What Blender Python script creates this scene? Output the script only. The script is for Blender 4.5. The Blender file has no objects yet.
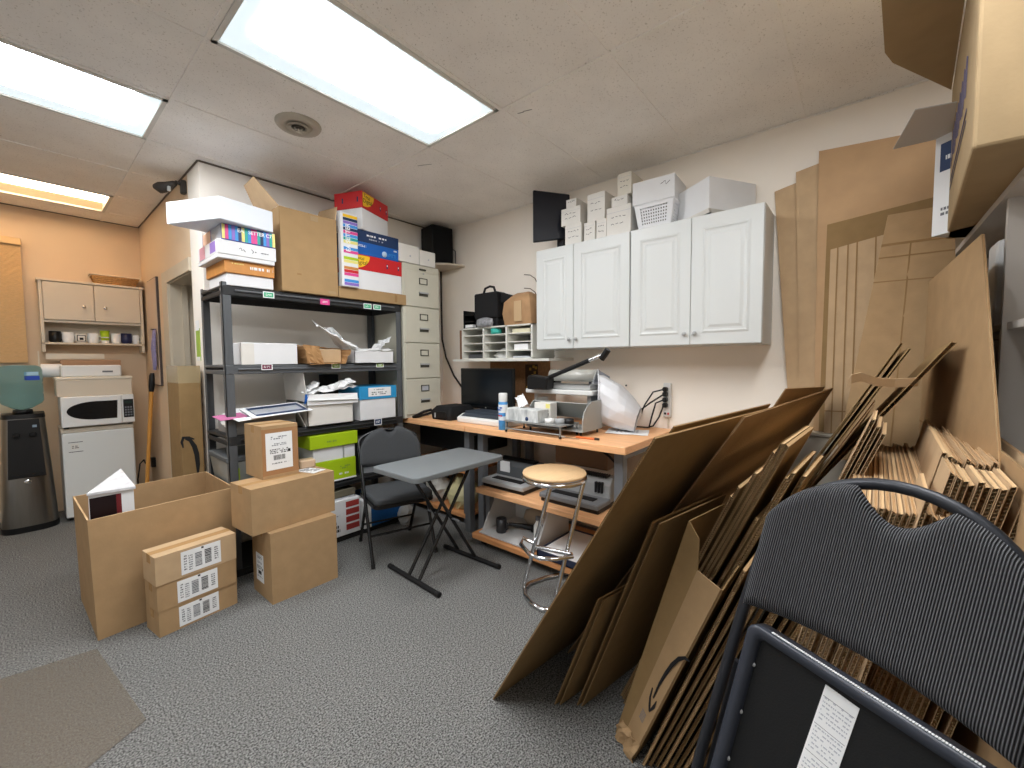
import bpy, bmesh, math, random
from mathutils import Vector as V, Matrix as Mx
random.seed(7)
C = bpy.context.scene.collection
PI = math.pi
R = math.radians

# ---------------------------------------------------------------- materials
def lin(h):
    h = h.lstrip('#'); o = []
    for i in (0, 2, 4):
        c = int(h[i:i+2], 16)/255
        o.append(c/12.92 if c <= .04045 else ((c+.055)/1.055)**2.4)
    return o+[1]
MATS = {}
def pm(name, col, rough=.6, metal=0, var=0.0, scale=40, bump=0.0, bscale=200, spec=.4, trans=0, ior=1.45, alpha=1, coat=0, col2=None, stretch=None):
    if name in MATS: return MATS[name]
    m = bpy.data.materials.new(name); m.use_nodes = True
    nt = m.node_tree; b = nt.nodes['Principled BSDF']
    b.inputs['Base Color'].default_value = lin(col); b.inputs['Roughness'].default_value = rough
    b.inputs['Metallic'].default_value = metal; b.inputs['Specular IOR Level'].default_value = spec
    b.inputs['Transmission Weight'].default_value = trans; b.inputs['IOR'].default_value = ior
    b.inputs['Alpha'].default_value = alpha; b.inputs['Coat Weight'].default_value = coat
    if var or bump or col2:
        tc = nt.nodes.new('ShaderNodeTexCoord'); mp = nt.nodes.new('ShaderNodeMapping')
        nt.links.new(tc.outputs['Object'], mp.inputs[0])
        if stretch: mp.inputs['Scale'].default_value = stretch
    if var or col2:
        n = nt.nodes.new('ShaderNodeTexNoise'); n.inputs['Scale'].default_value = scale; n.inputs['Detail'].default_value = 4
        nt.links.new(mp.outputs[0], n.inputs[0])
        r = nt.nodes.new('ShaderNodeValToRGB'); c = lin(col)
        r.color_ramp.elements[0].position = .3; r.color_ramp.elements[1].position = .7
        r.color_ramp.elements[0].color = [x*(1-var) for x in c[:3]]+[1]
        r.color_ramp.elements[1].color = lin(col2) if col2 else [min(1, x*(1+var)) for x in c[:3]]+[1]
        nt.links.new(n.outputs[0], r.inputs[0]); nt.links.new(r.outputs[0], b.inputs['Base Color'])
    if bump:
        n2 = nt.nodes.new('ShaderNodeTexNoise'); n2.inputs['Scale'].default_value = bscale; n2.inputs['Detail'].default_value = 3
        nt.links.new(mp.outputs[0], n2.inputs[0])
        bp = nt.nodes.new('ShaderNodeBump'); bp.inputs['Strength'].default_value = bump; bp.inputs['Distance'].default_value = .01
        nt.links.new(n2.outputs[0], bp.inputs['Height']); nt.links.new(bp.outputs[0], b.inputs['Normal'])
    MATS[name] = m; return m
def emit(name, col, s):
    m = bpy.data.materials.new(name); m.use_nodes = True; nt = m.node_tree
    b = nt.nodes['Principled BSDF']; b.inputs['Base Color'].default_value = lin(col)
    b.inputs['Emission Color'].default_value = lin(col); b.inputs['Emission Strength'].default_value = s
    b.inputs['Roughness'].default_value = .3
    return m

def carpet():
    m = bpy.data.materials.new('carpet'); m.use_nodes = True; nt = m.node_tree; b = nt.nodes['Principled BSDF']
    b.inputs['Roughness'].default_value = .95; b.inputs['Specular IOR Level'].default_value = .1
    tc = nt.nodes.new('ShaderNodeTexCoord')
    n1 = nt.nodes.new('ShaderNodeTexNoise'); n1.inputs['Scale'].default_value = 150; n1.inputs['Detail'].default_value = 3
    n2 = nt.nodes.new('ShaderNodeTexVoronoi'); n2.inputs['Scale'].default_value = 240
    n3 = nt.nodes.new('ShaderNodeTexNoise'); n3.inputs['Scale'].default_value = 1.4; n3.inputs['Detail'].default_value = 2
    for n in (n1, n2, n3): nt.links.new(tc.outputs['Object'], n.inputs['Vector'])
    r = nt.nodes.new('ShaderNodeValToRGB'); e = r.color_ramp.elements
    e[0].position = .36; e[0].color = lin('#464644'); e[1].position = .66; e[1].color = lin('#a6a6a3')
    nt.links.new(n1.outputs[0], r.inputs[0])
    mx = nt.nodes.new('ShaderNodeMix'); mx.data_type = 'RGBA'; mx.blend_type = 'MULTIPLY'; mx.inputs[0].default_value = .35
    r2 = nt.nodes.new('ShaderNodeValToRGB'); r2.color_ramp.elements[0].color = (.75, .74, .72, 1); r2.color_ramp.elements[1].color = (1.1, 1.1, 1.12, 1)
    nt.links.new(n3.outputs[0], r2.inputs[0])
    nt.links.new(r.outputs[0], mx.inputs[6]); nt.links.new(r2.outputs[0], mx.inputs[7]); nt.links.new(mx.outputs[2], b.inputs['Base Color'])
    ad = nt.nodes.new('ShaderNodeMath'); nt.links.new(n1.outputs[0], ad.inputs[0]); nt.links.new(n2.outputs[0], ad.inputs[1])
    bp = nt.nodes.new('ShaderNodeBump'); bp.inputs['Strength'].default_value = .7; bp.inputs['Distance'].default_value = .008
    nt.links.new(ad.outputs[0], bp.inputs['Height']); nt.links.new(bp.outputs[0], b.inputs['Normal'])
    return m
def ceiling_mat():
    m = pm('ceiling_tile', '#f6f2ec', .95, var=.05, scale=3, bump=.15, bscale=260, spec=.1)
    nt = m.node_tree; b = nt.nodes['Principled BSDF']
    ramp = [n for n in nt.nodes if n.type == 'VALTORGB'][0]; mp = [n for n in nt.nodes if n.type == 'MAPPING'][0]
    v = nt.nodes.new('ShaderNodeTexNoise'); v.inputs['Scale'].default_value = 130; v.inputs['Detail'].default_value = 2
    nt.links.new(mp.outputs[0], v.inputs['Vector'])
    r = nt.nodes.new('ShaderNodeValToRGB'); r.color_ramp.elements[0].position = .30; r.color_ramp.elements[0].color = (.68, .66, .63, 1)
    r.color_ramp.elements[1].position = .36; r.color_ramp.elements[1].color = (1, 1, 1, 1)
    nt.links.new(v.outputs[0], r.inputs[0])
    mx = nt.nodes.new('ShaderNodeMix'); mx.data_type = 'RGBA'; mx.blend_type = 'MULTIPLY'; mx.inputs[0].default_value = 1
    nt.links.new(ramp.outputs[0], mx.inputs[6]); nt.links.new(r.outputs[0], mx.inputs[7]); nt.links.new(mx.outputs[2], b.inputs['Base Color'])
    return m
def ribbed(name, c0, c1, n_per_m, axis=0):
    m = bpy.data.materials.new(name); m.use_nodes = True; nt = m.node_tree; b = nt.nodes['Principled BSDF']
    b.inputs['Roughness'].default_value = .9; b.inputs['Specular IOR Level'].default_value = .15
    uv = nt.nodes.new('ShaderNodeUVMap'); sp = nt.nodes.new('ShaderNodeSeparateXYZ'); nt.links.new(uv.outputs[0], sp.inputs[0])
    def wave(sock, f, ph=0):
        a = nt.nodes.new('ShaderNodeMath'); a.operation = 'MULTIPLY_ADD'; a.inputs[1].default_value = f*2*PI; a.inputs[2].default_value = ph
        nt.links.new(sock, a.inputs[0]); s = nt.nodes.new('ShaderNodeMath'); s.operation = 'SINE'; nt.links.new(a.outputs[0], s.inputs[0])
        q = nt.nodes.new('ShaderNodeMath'); q.operation = 'MULTIPLY_ADD'; q.inputs[1].default_value = .5; q.inputs[2].default_value = .5
        nt.links.new(s.outputs[0], q.inputs[0]); return q
    w = wave(sp.outputs[0], n_per_m)
    # stitches run down each rib, a little slanted
    sl = nt.nodes.new('ShaderNodeMath'); sl.operation = 'MULTIPLY_ADD'; sl.inputs[1].default_value = 0.6
    nt.links.new(sp.outputs[0], sl.inputs[0]); nt.links.new(sp.outputs[1], sl.inputs[2])
    k = wave(sl.outputs[0], n_per_m*1.8)
    mu = nt.nodes.new('ShaderNodeMath'); mu.operation = 'MULTIPLY'
    k2 = nt.nodes.new('ShaderNodeMath'); k2.operation = 'MULTIPLY_ADD'; k2.inputs[1].default_value = .55; k2.inputs[2].default_value = .45
    nt.links.new(k.outputs[0], k2.inputs[0]); nt.links.new(w.outputs[0], mu.inputs[0]); nt.links.new(k2.outputs[0], mu.inputs[1])
    r = nt.nodes.new('ShaderNodeValToRGB'); r.color_ramp.elements[0].position = .25; r.color_ramp.elements[1].position = .85
    r.color_ramp.elements[0].color = lin(c0); r.color_ramp.elements[1].color = lin(c1)
    nt.links.new(mu.outputs[0], r.inputs[0]); nt.links.new(r.outputs[0], b.inputs['Base Color'])
    bp = nt.nodes.new('ShaderNodeBump'); bp.inputs['Strength'].default_value = .8; bp.inputs['Distance'].default_value = .003
    nt.links.new(mu.outputs[0], bp.inputs['Height']); nt.links.new(bp.outputs[0], b.inputs['Normal'])
    return m

WALL = pm('wall_paint', '#f6eee2', .85, var=.03, scale=2, bump=.04, bscale=120, spec=.2)
WALLK = pm('wall_paint_warm_lit', '#dac3a6', .85, var=.03, scale=2, spec=.2)  # warmth of the kitchenette tubes is put into this wall colour
WALLC = pm('column_paint', '#f4efe6', .85, var=.03, scale=2, spec=.2)
CARPET = carpet(); CEIL = ceiling_mat()
CWHITE = pm('painted_trim', '#c9bda8', .6, var=.03, scale=6)
KR = pm('kraft', '#ab8d68', .85, var=.06, scale=14, bump=.05, bscale=90, spec=.2)
KR2 = pm('kraft_pale', '#bfa380', .85, var=.06, scale=12, bump=.05, bscale=90, spec=.2)
KR3 = pm('kraft_brown', '#927751', .85, var=.06, scale=16, bump=.05, bscale=90, spec=.2)
KRC = pm('kraft_crease', '#96774f', .9)
KRT = pm('kraft_torn', '#d8bd97', .95, var=.1, scale=90)
KRIM = pm('kraft_rim', '#cfae82', .9)
TAPE = pm('packing_tape', '#b48f62', .22, spec=.6)
PAPER = pm('white_paper', '#eceded', .7, spec=.3)
WBOX = pm('white_carton', '#e2e3e4', .6, var=.02, scale=8, spec=.35)
WBOX2 = pm('white_carton_cream', '#dedbd4', .65, var=.02, scale=8)
INK = pm('black_ink', '#1b1b1d', .6)
GINK = pm('grey_ink', '#6f7176', .7)
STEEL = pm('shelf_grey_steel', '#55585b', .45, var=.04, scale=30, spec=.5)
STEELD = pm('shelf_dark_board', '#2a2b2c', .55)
GREYM = pm('desk_leg_grey', '#6d7074', .45)
BLACK = pm('black_plastic', '#141415', .4)
BLACKM = pm('black_matte', '#141415', .8)
BLACKT = pm('black_tube', '#17181a', .25, spec=.6)
CHROME = pm('chrome', '#d9dadc', .12, 1)
SILV = pm('silver_plastic', '#a9abab', .35, spec=.5)
STAIN = pm('stainless', '#8d8a85', .28, 1, var=.05, scale=3, stretch=(20, 20, 1))
WHITEP = pm('white_plastic', '#e3e3e0', .4)
WHITEC = pm('white_thermofoil', '#d2d5d3', .35, spec=.5)
CREAM = pm('cream_plastic', '#dcd3c2', .5)
CREAM2 = pm('cream_laminate', '#d3c6b2', .55, var=.02, scale=5)
FILE = pm('file_cabinet_paint', '#c8c5b5', .45, var=.02, scale=10)
WOODT = pm('desk_wood', '#eeb684', .45, var=.10, scale=6, stretch=(14, 1.2, 14), spec=.4)
WOODE = pm('desk_edge', '#d0935f', .45, var=.05, scale=6, stretch=(14, 1.2, 14))
BEECH = pm('stool_beech', '#dcb98c', .4, var=.06, scale=9, stretch=(2, 16, 2))
TABLEG = pm('table_grey_plastic', '#74797b', .5, bump=.03, bscale=400)
CHAIRF = pm('chair_dark_fabric', '#47494b', .9, var=.08, scale=300, bump=.2, bscale=500, spec=.1)
GREEN = pm('lime_green', '#a8c61c', .45); BLUE = pm('blue_print', '#2f8fc6', .4); NAVY = pm('navy_print', '#24395e', .4)
COBALT = pm('cobalt_print', '#1f5fb0', .4); RED = pm('red_print', '#c8282c', .4); YEL = pm('yellow_print', '#f0c22c', .4)
ORNG = pm('orange_print', '#c98a48', .5, var=.08, scale=20); PINK = pm('pink_print', '#d8488e', .45); TEAL = pm('teal_print', '#2fa39a', .45)
PURP = pm('purple_print', '#8b6fc0', .5); SKYB = pm('sky_print', '#3f93d6', .45); LEM = pm('lemon_print', '#e6dc84', .5); MINT = pm('mint_sign', '#3fae7e', .5)
ROSE = pm('magenta_sign', '#d64a8c', .5); PLUM = pm('plum_sign', '#6a2440', .5); OLIVE = pm('olive_sign', '#7fa048', .5); LGREY = pm('light_grey_print', '#b9bcc2', .5)

# ---------------------------------------------------------------- mesh builder
class MB:
    def __init__(s): s.v = []; s.f = []; s.m = []; s.ms = []; s.sm = []; s.uv = None
    def mi(s, m):
        if m is None: return 0
        if m not in s.ms: s.ms.append(m)
        return s.ms.index(m)
    def add(s, vs, fs, m=None, smooth=False, T=None):
        o = len(s.v); k = s.mi(m)
        s.v += [(T @ V(p)) if T else V(p) for p in vs]
        for f in fs: s.f.append([i+o for i in f]); s.m.append(k); s.sm.append(smooth)
        return s
    def box(s, x0, y0, z0, x1, y1, z1, m=None, T=None):
        vs = [(x, y, z) for z in (z0, z1) for y in (y0, y1) for x in (x0, x1)]
        return s.add(vs, [(0, 2, 3, 1), (4, 5, 7, 6), (0, 1, 5, 4), (2, 6, 7, 3), (0, 4, 6, 2), (1, 3, 7, 5)], m, T=T)
    def cb(s, c, d, m=None, T=None):
        return s.box(c[0]-d[0]/2, c[1]-d[1]/2, c[2]-d[2]/2, c[0]+d[0]/2, c[1]+d[1]/2, c[2]+d[2]/2, m, T)
    def prism(s, poly, z0, z1, m=None, T=None, smooth=False):
        n = len(poly); vs = [(p[0], p[1], z0) for p in poly]+[(p[0], p[1], z1) for p in poly]
        fs = [list(range(n))[::-1], list(range(n, 2*n))]
        s.add(vs, fs, m, False, T); o = len(s.v)-2*n; k = s.mi(m)
        for i in range(n):
            j = (i+1) % n; s.f.append([o+i, o+j, o+n+j, o+n+i]); s.m.append(k); s.sm.append(smooth)
        return s
    def slab(s, c, t, m=None):
        c = [V(p) for p in c]; n = (c[1]-c[0]).cross(c[3]-c[0]).normalized()*t; k = len(c)
        vs = c+[p+n for p in c]; fs = [list(range(k))[::-1], list(range(k, 2*k))]+[[i, (i+1) % k, k+(i+1) % k, k+i] for i in range(k)]
        return s.add(vs, fs, m)
    def tube(s, pts, r, m=None, n=10, closed=False, smooth=True, T=None):
        pts = [V(p) for p in pts]; N = len(pts); rs = r if isinstance(r, (list, tuple)) else [r]*N
        vs = []; up = None
        for i, p in enumerate(pts):
            a = pts[(i-1) % N] if closed or i > 0 else p; b = pts[(i+1) % N] if closed or i < N-1 else p
            t = (b-a).normalized()
            if up is None:
                up = V((0, 0, 1)) if abs(t.z) < .9 else V((1, 0, 0))
            x = up.cross(t)
            if x.length < 1e-5: x = V((1, 0, 0)).cross(t)
            x.normalize(); y = t.cross(x); up = y
            for k in range(n):
                q = 2*PI*k/n; vs.append(p+(x*math.cos(q)+y*math.sin(q))*rs[i])
        fs = []
        for i in range(N if closed else N-1):
            a = i*n; b = ((i+1) % N)*n
            for k in range(n): fs.append([a+k, a+(k+1) % n, b+(k+1) % n, b+k])
        s.add(vs, fs, m, smooth, T)
        if not closed: s.add(vs[:n], [list(range(n))[::-1]], m, False, T); s.add(vs[-n:], [list(range(n))], m, False, T)
        return s
    def cyl(s, a, b, r, m=None, n=16, r2=None): return s.tube([a, b], [r, r if r2 is None else r2], m, n)
    def lathe(s, prof, m=None, n=28, T=None, smooth=True):
        vs = []; fs = []
        for r, z in prof:
            for k in range(n): vs.append((r*math.cos(2*PI*k/n), r*math.sin(2*PI*k/n), z))
        for i in range(len(prof)-1):
            for k in range(n): fs.append([i*n+k, i*n+(k+1) % n, (i+1)*n+(k+1) % n, (i+1)*n+k])
        s.add(vs, fs, m, smooth, T)
        for i in (0, len(prof)-1):
            if prof[i][0] > 1e-4:
                o = list(range(i*n, i*n+n)); s.add(vs, [o[::-1] if i == 0 else o], m, False, T)
        return s
    def build(s, name, m=None, parent=None, bevel=0, loc=None, seg=1):
        me = bpy.data.meshes.new(name)
        off = V((0, 0, 0))
        if parent is not None and parent.name in WORLD: off = WORLD[parent.name].copy()
        if loc == 'auto' and parent is None:
            xs = [p.x for p in s.v]; ys = [p.y for p in s.v]; off = V(((min(xs)+max(xs))/2, (min(ys)+max(ys))/2, min(p.z for p in s.v)))
        me.from_pydata([p-off for p in s.v], [], s.f)
        ms = list(s.ms)
        if m is not None:
            if not ms: ms = [m]
        for x in ms: me.materials.append(x)
        for i, p in enumerate(me.polygons): p.material_index = min(s.m[i], max(0, len(ms)-1)); p.use_smooth = s.sm[i]
        if s.uv:
            l = me.uv_layers.new()
            for lp in me.loops: l.data[lp.index].uv = s.uv[lp.vertex_index]
        me.update()
        o = bpy.data.objects.new(name, me); C.objects.link(o)
        if parent is not None:
            o.parent = parent
            if parent.name in WORLD: WORLD[o.name] = off
        elif loc == 'auto': o.location = off
        if bevel:
            b = o.modifiers.new('b', 'BEVEL'); b.width = bevel; b.segments = seg; b.limit_method = 'ANGLE'; b.angle_limit = R(50)
        return o
WORLD = {}
def tag(o, label, cat, group=None):
    o['label'] = label; o['category'] = cat
    if group: o['group'] = group
    return o
def thing(name, label, cat, loc=(0, 0, 0), rz=0, group=None, world=False, rot=None):
    o = bpy.data.objects.new(name, None); C.objects.link(o); o.location = loc
    o.rotation_euler = rot if rot else (0, 0, rz); o.empty_display_size = .05
    if world: WORLD[o.name] = V(loc)
    return tag(o, label, cat, group)
def struct(o): o['kind'] = 'structure'; return o
def frame(o, x, y, z):  # matrix: local x,y,z axes -> given world-ish axes, origin o
    m = Mx((x, y, z)).transposed().to_4x4(); m.translation = V(o); return m
def face_ny(o): return frame(o, (1, 0, 0), (0, 0, 1), (0, -1, 0))      # facing -Y
def face_nx(o): return frame(o, (0, -1, 0), (0, 0, 1), (-1, 0, 0))     # facing -X
def face_py(o): return frame(o, (-1, 0, 0), (0, 0, 1), (0, 1, 0))
def copytree(o, loc, rz=None, parent=None):
    c = o.copy(); C.objects.link(c)
    if parent: c.parent = parent
    else:
        c.location = loc
        if rz is not None: c.rotation_euler = (0, 0, rz)
    for ch in o.children: copytree(ch, None, None, c)
    return c
def text(s, size, T, m, parent, name='lettering', depth=.0006, bold=.0, sx=1):
    cu = bpy.data.curves.new('t', 'FONT'); cu.body = s; cu.size = size; cu.align_x = 'CENTER'; cu.align_y = 'CENTER'; cu.extrude = depth; cu.offset = bold
    t = bpy.data.objects.new('t', cu); C.objects.link(t); bpy.context.view_layer.update()
    me = bpy.data.meshes.new_from_object(t.evaluated_get(bpy.context.evaluated_depsgraph_get()))
    bpy.data.objects.remove(t); me.materials.clear(); me.materials.append(m)
    off = WORLD[parent.name] if parent and parent.name in WORLD else V((0, 0, 0))
    me.transform(Mx.Translation(-off) @ T @ Mx.Diagonal((sx, 1, 1, 1)))
    o = bpy.data.objects.new(name, me); C.objects.link(o); o.parent = parent; return o
def strokes(mb, T, w, h, rows, m, seed=1, th=.0006, fill=.55, z=.0006):
    rg = random.Random(seed); rh = h/rows
    for r in range(rows):
        x = -w/2; y = h/2-(r+.5)*rh
        while x < w/2:
            l = rg.uniform(.04, .16)*w; l = min(l, w/2-x)
            if rg.random() < .8: mb.box(x, y-rh*fill/2, z, x+l*.85, y+rh*fill/2, z+th, m, T)
            x += l+.02*w
def ship_label(parent, T, w, h, vertical=True, seed=3, name='shipping_label'):
    mb = MB(); mb.box(-w/2, -h/2, 0, w/2, h/2, .0008, PAPER, T); rg = random.Random(seed)
    if vertical:
        strokes(mb, T @ Mx.Translation((0, h*.36, 0)), w*.6, h*.10, 2, GINK, seed)
        strokes(mb, T @ Mx.Translation((0, h*.18, 0)), w*.55, h*.08, 2, GINK, seed+1)
        strokes(mb, T @ Mx.Translation((0, h*.0, 0)), w*.7, h*.14, 3, INK, seed+2, fill=.5)
        x = -w*.22
        while x < w*.2:
            b = rg.choice((.012, .02, .03))*w; mb.box(x, -h*.24, .0008, x+b, -h*.11, .0014, INK, T); x += b+rg.choice((.015, .02))*w
        mb.box(w*.33, -h*.06, .0008, w*.42, h*.02, .0014, INK, T)
        strokes(mb, T @ Mx.Translation((0, -h*.33, 0)), w*.7, h*.05, 1, GINK, seed+3)
    else:
        strokes(mb, T @ Mx.Translation((-w*.40, 0, 0)), w*.07, h*.7, 6, INK, seed)
        strokes(mb, T @ Mx.Translation((-w*.27, -h*.05, 0)), w*.10, h*.7, 7, GINK, seed+4)
        for c0 in (-.16, .08):
            y = -h*.32
            while y < h*.3:
                b = rg.choice((.02, .03, .045))*h; mb.box(w*c0, y, .0008, w*(c0+.17), y+b, .0014, INK if c0 > 0 else GINK, T); y += b+.025*h
        mb.box(w*.0, h*.40, .0008, w*.06, h*.48, .0014, INK, T)
        strokes(mb, T @ Mx.Translation((w*.38, 0, 0)), w*.10, h*.6, 6, INK, seed+5)
    return mb.build(name, None, parent)

# closed carton: base centre at loc, front faces local -Y
def carton(label, w, d, h, loc, rz=0, mat=None, group=None, cat='box', name='carton', tape=True, seam=True, bev=.004, lid=None, world=False):
    t = thing(name, label, cat, loc, rz, group)
    mat = mat or KR
    b = MB()
    if lid:  # telescoping lid on a tray
        lh, lm = lid
        b.box(-w/2+.004, -d/2+.004, 0, w/2-.004, d/2-.004, h-.002)
        b.build('body', mat, t, bev)
        l = MB(); l.box(-w/2, -d/2, h-lh, w/2, d/2, h); l.build('lid', lm, t, bev)
        return t
    b.box(-w/2, -d/2, 0, w/2, d/2, h, mat)
    if seam: b.box(-w/2+.003, -.0012, h, w/2-.003, .0012, h+.0006, KRC)
    b.build('body', None, t, bev)
    if tape:
        q = MB(); q.box(-w/2-.001, -.024, h-.045, -w/2+.001, .024, h+.0012); q.box(-w/2-.001, -.024, h+.0002, w/2+.001, .024, h+.0014); q.box(w/2-.001, -.024, h-.045, w/2+.001, .024, h+.0012)
        q.build('tape_strip', TAPE, t)
    return t
# corrugated board: four corners (near bottom, far bottom, far top, near top)
def board(label, c, t=.005, mat=None, group=None, name='cardboard_sheet', flute='u', pitch=.0085, crease=(), cat='cardboard', extra=None, bow=0.0):
    c = [V(p) for p in c]; mat = mat or KR3
    base = c[0].copy(); c = [p-base for p in c]
    n = (c[1]-c[0]).cross(c[3]-c[0]).normalized()
    b = MB(); lt = min(.0011, t*.22)
    NS = 7
    def P(u, v): return (c[0]*(1-u)+c[1]*u)*(1-v)+(c[3]*(1-u)+c[2]*u)*v + n*bow*4*v*(1-v)
    def skin(o0, o1):
        vs = []
        for i in range(NS):
            v = i/(NS-1)
            for u in (0, 1):
                p = P(u, v); vs += [p+n*o0, p+n*o1]
        fs = []
        for i in range(NS-1):
            a = i*4; q = a+4
            fs += [[a, a+2, q+2, q], [a+1, q+1, q+3, a+3], [a, q, q+1, a+1], [a+2, a+3, q+3, q+2]]
        fs += [[0, 1, 3, 2], [4*(NS-1), 4*(NS-1)+2, 4*(NS-1)+3, 4*(NS-1)+1]]
        b.add(vs, fs, mat)
    skin(-t/2, -t/2+lt); skin(t/2-lt, t/2)
    if flute == 'u':
        L = ((c[3]-c[0]).length+(c[2]-c[1]).length)/2; k = max(6, int(2*L/pitch)); vs = []
        for i in range(k+1):
            v = i/k; o = (t/2-lt)*(1 if i % 2 else -1)
            vs += [P(0, v)+n*o, P(1, v)+n*o]
    else:
        L = ((c[1]-c[0]).length+(c[2]-c[3]).length)/2; k = max(6, int(2*L/pitch)); vs = []
        for i in range(k+1):
            u = i/k; o = (t/2-lt)*(1 if i % 2 else -1)
            vs += [P(u, 0)+n*o, P(u, 1)+n*o]
    b.add(vs, [[2*i, 2*i+1, 2*i+3, 2*i+2] for i in range(k)], KRIM)
    L_ = (c[3]-c[0]).length
    for u0, v0, u1, v1 in crease:
        for sgn in (1, -1):
            p, q = P(u0, v0)+n*sgn*t/2, P(u1, v1)+n*sgn*t/2; d = (q-p).normalized().cross(n)*(.002 if L_ < 1.0 else .003)
            b.slab([p+d, q+d, q-d, p-d] if sgn > 0 else [p-d, q-d, q+d, p+d], .0025, KRC)
    o = b.build(name, None, None); o.location = base
    return tag(o, label, cat, group)
# ================================================================ ROOM
H = 2.82
GX = [-3.075, -1.85, -.625, .6, 1.83, 3.06]
GY = [-1.3, -.95, -.32, .32, .955, 1.61, 2.25, 2.895, 3.52, 4.2, 4.88, 5.47, 5.9]
LIGHTS = [(3, 5), (2, 7), (2, 10), (2, 4), (3, 2)]  # last two are out of view, added along the grid to light the room
struct(MB().box(-3.1, -1.3, -.1, 3.2, 5.95, 0, CARPET).build('floor'))
b = MB()
for i in range(len(GX)-1):
    for j in range(len(GY)-1):
        if (i, j) in LIGHTS: continue
        b.box(GX[i], GY[j], H, GX[i+1], GY[j+1], H+.02, CEIL)
b.box(-3.2, -1.4, H+.16, 3.3, 6.0, H+.2, CEIL)
CRK = pm('ceiling_crack', '#2b2723', .9)
for (x_, y_, dx, dy) in ((1.915, 1.565, .012, -.035), (1.92, 1.53, .018, -.05), (1.935, 2.52, .05, -.10)): b.slab([(x_, y_, H-.0008), (x_+.004, y_, H-.0008), (x_+dx+.004, y_+dy, H-.0008), (x_+dx, y_+dy, H-.0008)], .0006, CRK)
struct(b.build('ceiling'))
b = MB()
for x in GX[1:-1]: b.box(x-.011, GY[0], H-.006, x+.011, GY[-1], H+.0, CEIL)
for y in GY[1:-1]: b.box(GX[0], y-.011, H-.0045, GX[-1], y+.011, H+.001, CEIL)
struct(b.build('trim_1'))
b = MB()  # darker wall angle under the ceiling edge
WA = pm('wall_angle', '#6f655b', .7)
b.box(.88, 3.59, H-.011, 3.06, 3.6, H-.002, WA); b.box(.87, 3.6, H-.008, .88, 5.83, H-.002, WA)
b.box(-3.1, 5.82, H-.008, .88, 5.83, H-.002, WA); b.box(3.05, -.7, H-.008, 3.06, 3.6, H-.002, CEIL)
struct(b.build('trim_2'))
struct(MB().box(3.06, -1.3, 0, 3.16, 3.7, H+.1, WALL).build('wall_right'))
struct(MB().box(.88, 3.6, 0, 3.06, 3.7, H+.1, WALLC).build('wall_back'))
struct(MB().box(-3.1, 5.83, 0, 1.7, 5.93, H+.1, WALLK).build('wall_far'))
b = MB(); b.box(.88, 3.7, 0, 1.08, 3.905, H+.1, WALLC); b.box(.88, 4.63, 0, 1.08, 5.83, H+.1, WALLK); b.box(.88, 3.905, 2.10, 1.08, 4.63, H+.1, WALLK)
struct(b.build('wall_passage'))
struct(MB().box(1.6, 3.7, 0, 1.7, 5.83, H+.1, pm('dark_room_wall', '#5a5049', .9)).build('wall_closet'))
b = MB()
for a in ((-1.3, -1.0, 0, H+.1), (3.9, 5.93, 0, H+.1), (-1.0, 3.9, 0, .35), (-1.0, 3.9, 2.55, H+.1)): b.box(-3.2, a[0], a[2], -3.1, a[1], a[3], WALL)
struct(b.build('wall_left'))
b = MB()
for y in (-1.0, .6, 2.25, 3.86): b.box(-3.17, y, .35, -3.12, y+.04, 2.55, CWHITE)
b.box(-3.17, -1.0, .35, -3.12, 3.9, .39, CWHITE); b.box(-3.17, -1.0, 2.51, -3.12, 3.9, 2.55, CWHITE); struct(b.build('added_window_1'))  # unseen window, added so world light fills the room from behind the camera
struct(MB().box(-3.1, -1.4, 0, 3.16, -1.3, H+.1, WALL).build('wall_front'))
# doorway: frame, jamb stop and the dark gap
b = MB()
b.box(.862, 4.63, 0, .88, 4.82, 2.20, CWHITE); b.box(.862, 3.905, 2.10, .88, 4.63, 2.20, CWHITE)
b.box(.88, 3.905, 0, 1.085, 3.915, 2.10, CWHITE); b.box(.88, 4.62, 0, 1.085, 4.63, 2.10, CWHITE); b.box(.88, 3.915, 2.09, 1.085, 4.62, 2.10, CWHITE)
b.box(.96, 4.60, 0, 1.0, 4.62, 2.09, CWHITE)
d = b.build('door_1'); struct(d)
struct(MB().box(-3.1, 5.815, 0, .1, 5.83, .09, CREAM).build('baseboard_far'))
struct(MB().box(3.045, .5, 0, 3.06, 1.0, .09, CREAM).build('baseboard_right'))

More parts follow.
